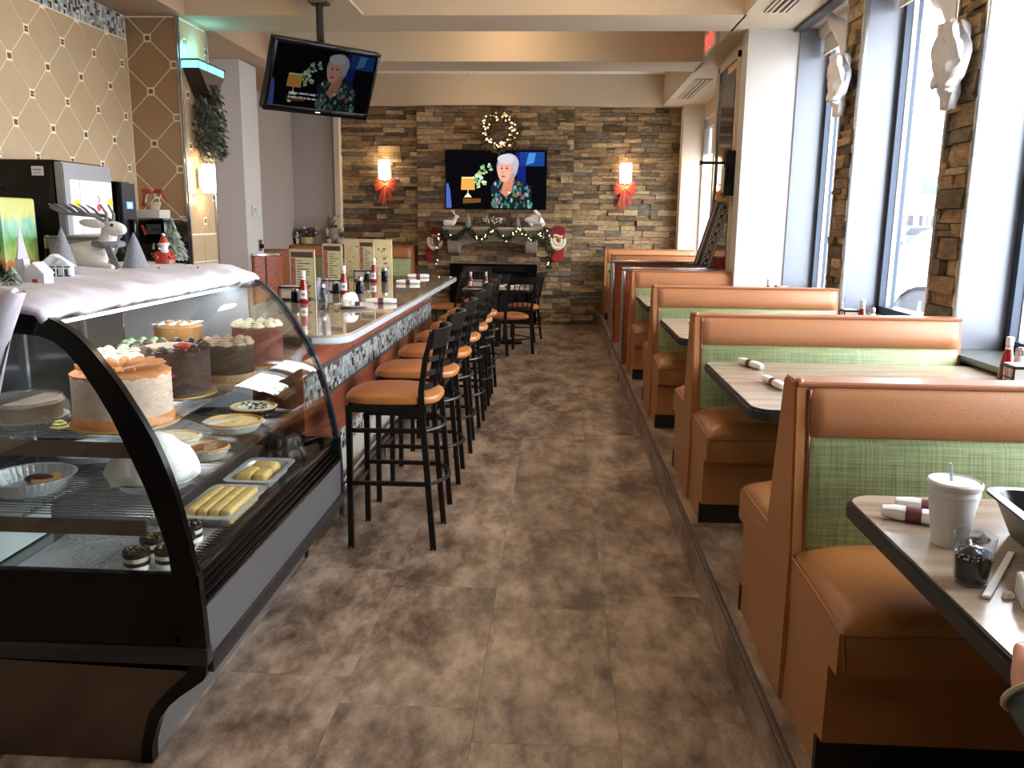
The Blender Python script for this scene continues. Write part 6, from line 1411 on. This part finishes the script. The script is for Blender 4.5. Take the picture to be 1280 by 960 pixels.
# ================================================================ OUTSIDE
g = S('ground_outside', B(2.8, 160, -60, 160, -.30, -.06), mat('pale_asphalt', rgb(196, 196, 196), .8, var=.05, vscale=.2)); g.name = 'trim_15'
t = thing('grass_bank', 'patch of green grass outside the leftmost large window', 'grass', (8.8, 29, -.06)); O('turf', B(-3, 3.5, -3, 3, 0, .12, r=.1), mat('grass', rgb(110, 150, 90), .9, var=.2, vscale=2), t)
t = thing('shrub', 'pale green shrub outside the leftmost large window', 'shrub', (9.3, 29.5, .05)); leafy(t, 'leaves', [mat('leaf_a', rgb(110, 150, 90), .7), mat('leaf_b', rgb(140, 176, 120), .7)], 900, lambda r: ((lambda v: (v * 1.1 + Vector((0, 0, 1.2)), v))(Vector((r.gauss(0, .5), r.gauss(0, .5), r.gauss(0, .5))))), .25, .08, 4); O('trunk', tube(bmn(), [(0, 0, 0), (0, 0, 1)], .06, 6), mat('bark', rgb(78, 60, 46), .9), t)
WP = mat('white_car_paint', rgb(226, 228, 230), .25, coat=.5)
def car(label, loc, rz, paint, full=True, L=4.6, H=1.7):
    t = thing('car', label, 'car', loc, rz); Wd = 1.85; k = H / 1.7
    prof = [(0, .35), (0, .75), (.15, .95), (1.1, 1.05), (1.6, 1.55 * k), (1.9, 1.66 * k), (3.6, 1.66 * k), (4.3, 1.5 * k), (4.55, 1.0), (4.6, .6), (4.55, .35)]
    def arch(cx): return [(cx + .42 * cos(radians(a)), .35 + .42 * sin(radians(a))) for a in range(0, 181, 20)]
    poly = prof + arch(3.7) + arch(.92)
    O('body', prism(bmn(), poly, 0, Wd, 'y'), paint, t)
    O('side_windows', prism(bmn(), [(1.25, 1.08), (1.68, 1.5 * k), (3.65, 1.56 * k), (4.2, 1.1)], -.008, Wd + .008, 'y'), mat('dark_glass', rgb(26, 28, 34), .05), t)
    O('arch_lining', box(B(.45, 1.4, .12, .3, .3, .8), 3.25, 4.15, .12, .3, .3, .8), M_KICK, t)
    for cx in (.92, 3.7):
        for y in (.02, Wd - .22):
            w = O('wheel', lathe(bmn(), [(.2, 0), (.33, .0), (.36, .03), (.36, .17), (.33, .2), (.2, .2)], 28, (cx, y, .34), 'y'), mat('tyre', rgb(60, 62, 68), .8), t)
            if full:
                b = bmn(); lathe(b, [(.24, .02), (.22, .03), (.21, .05)], 24, (cx, y, .34), 'y', cap=False)
                for s in range(5):
                    a = s * 2 * pi / 5 + .3; tube(b, [(cx, y + .01, .34), (cx + .2 * cos(a), y + .02, .34 + .2 * sin(a))], .03, 6)
                b2 = O('rim', b, M_STEEL, w); O('hub', lathe(bmn(), [(.06, 0), (.05, -.01)], 14, (cx, y, .34), 'y'), M_STEEL, w)
    O('headlight', B(-.01, .3, -.012, .25, .72, .88, r=.02), mat('lamp_clear', rgb(210, 220, 230), .1), t)
    return t
car('white suv parked just outside, its front wheel seen through the middle window', (4.55, 12.9, -.06), 0, WP)
PC = [mat('paint_%d' % i, rgb(*c), .3) for i, c in enumerate(((70, 84, 110), (200, 204, 210), (120, 60, 56), (60, 64, 70)))]
cl = ['distant %s car in the row across the street, %s' % a for a in (('blue', 'leftmost in the middle window'), ('silver', 'second from the left'), ('dark red', 'third from the left'), ('grey', 'fourth from the left'), ('blue', 'rightmost in the middle window'), ('silver', 'in the left window beside the shrub'))]
for i, (x, y) in enumerate(((20.2, 54), (23.6, 50), (27.5, 56), (31.8, 52), (34.5, 57), (14.2, 54))): car(cl[i], (x, y, -.06), .06 * i, PC[i % 4], False)
def sign(label, x, y, w, h, z, col, pole=True, name='roadside_sign'):
    t = thing(name, label, 'sign', (x, y, -.06)); O('sign_panel', B(-w / 2, w / 2, -.1, .1, z, z + h, r=.05), mat('sign_%d_%d' % (col[0], col[1]), rgb(*col), .5), t)
    for s in (-.3, .3) if w > 1.8 else (0,): O('post', tube(bmn(), [(s * w, 0, 0), (s * w, 0, z)], .12, 8), M_GREY, t)
sign('teal roadside sign, left one across the street', 24.9, 64, 1.5, 1.5, 3.4, (70, 170, 176)); sign('teal roadside sign, right one across the street', 27.2, 64, 1.6, 1.4, 3.9, (70, 170, 176)); sign('orange red roadside sign between the teal signs', 26.4, 65.5, 3.6, 1.3, 2.4, (200, 110, 84))
sign('tall teal sign outside the leftmost large window', 19.0, 64, 2.2, 2.2, 8.0, (90, 160, 170))
t = thing('building', 'low distant shop building with a dark front across the street', 'building', (26, 68, -.06)); O('walls', B(-9, 9, 0, 8, 0, 2.9), mat('far_wall', rgb(170, 174, 184), .7), t); O('roof_fascia', B(-9.2, 9.2, -.3, 8, 2.9, 3.4), mat('far_fascia', rgb(176, 110, 92), .6), t)
for k in range(10): f = O('window', B(-8.4 + k * 1.75, -7.1 + k * 1.75, -.06, .02, .7, 2.5), M_FRAME, t); O('pane', B(-8.3 + k * 1.75, -7.2 + k * 1.75, -.09, -.06, .8, 2.4), mat('dark_glass', rgb(26, 28, 34), .05), f)
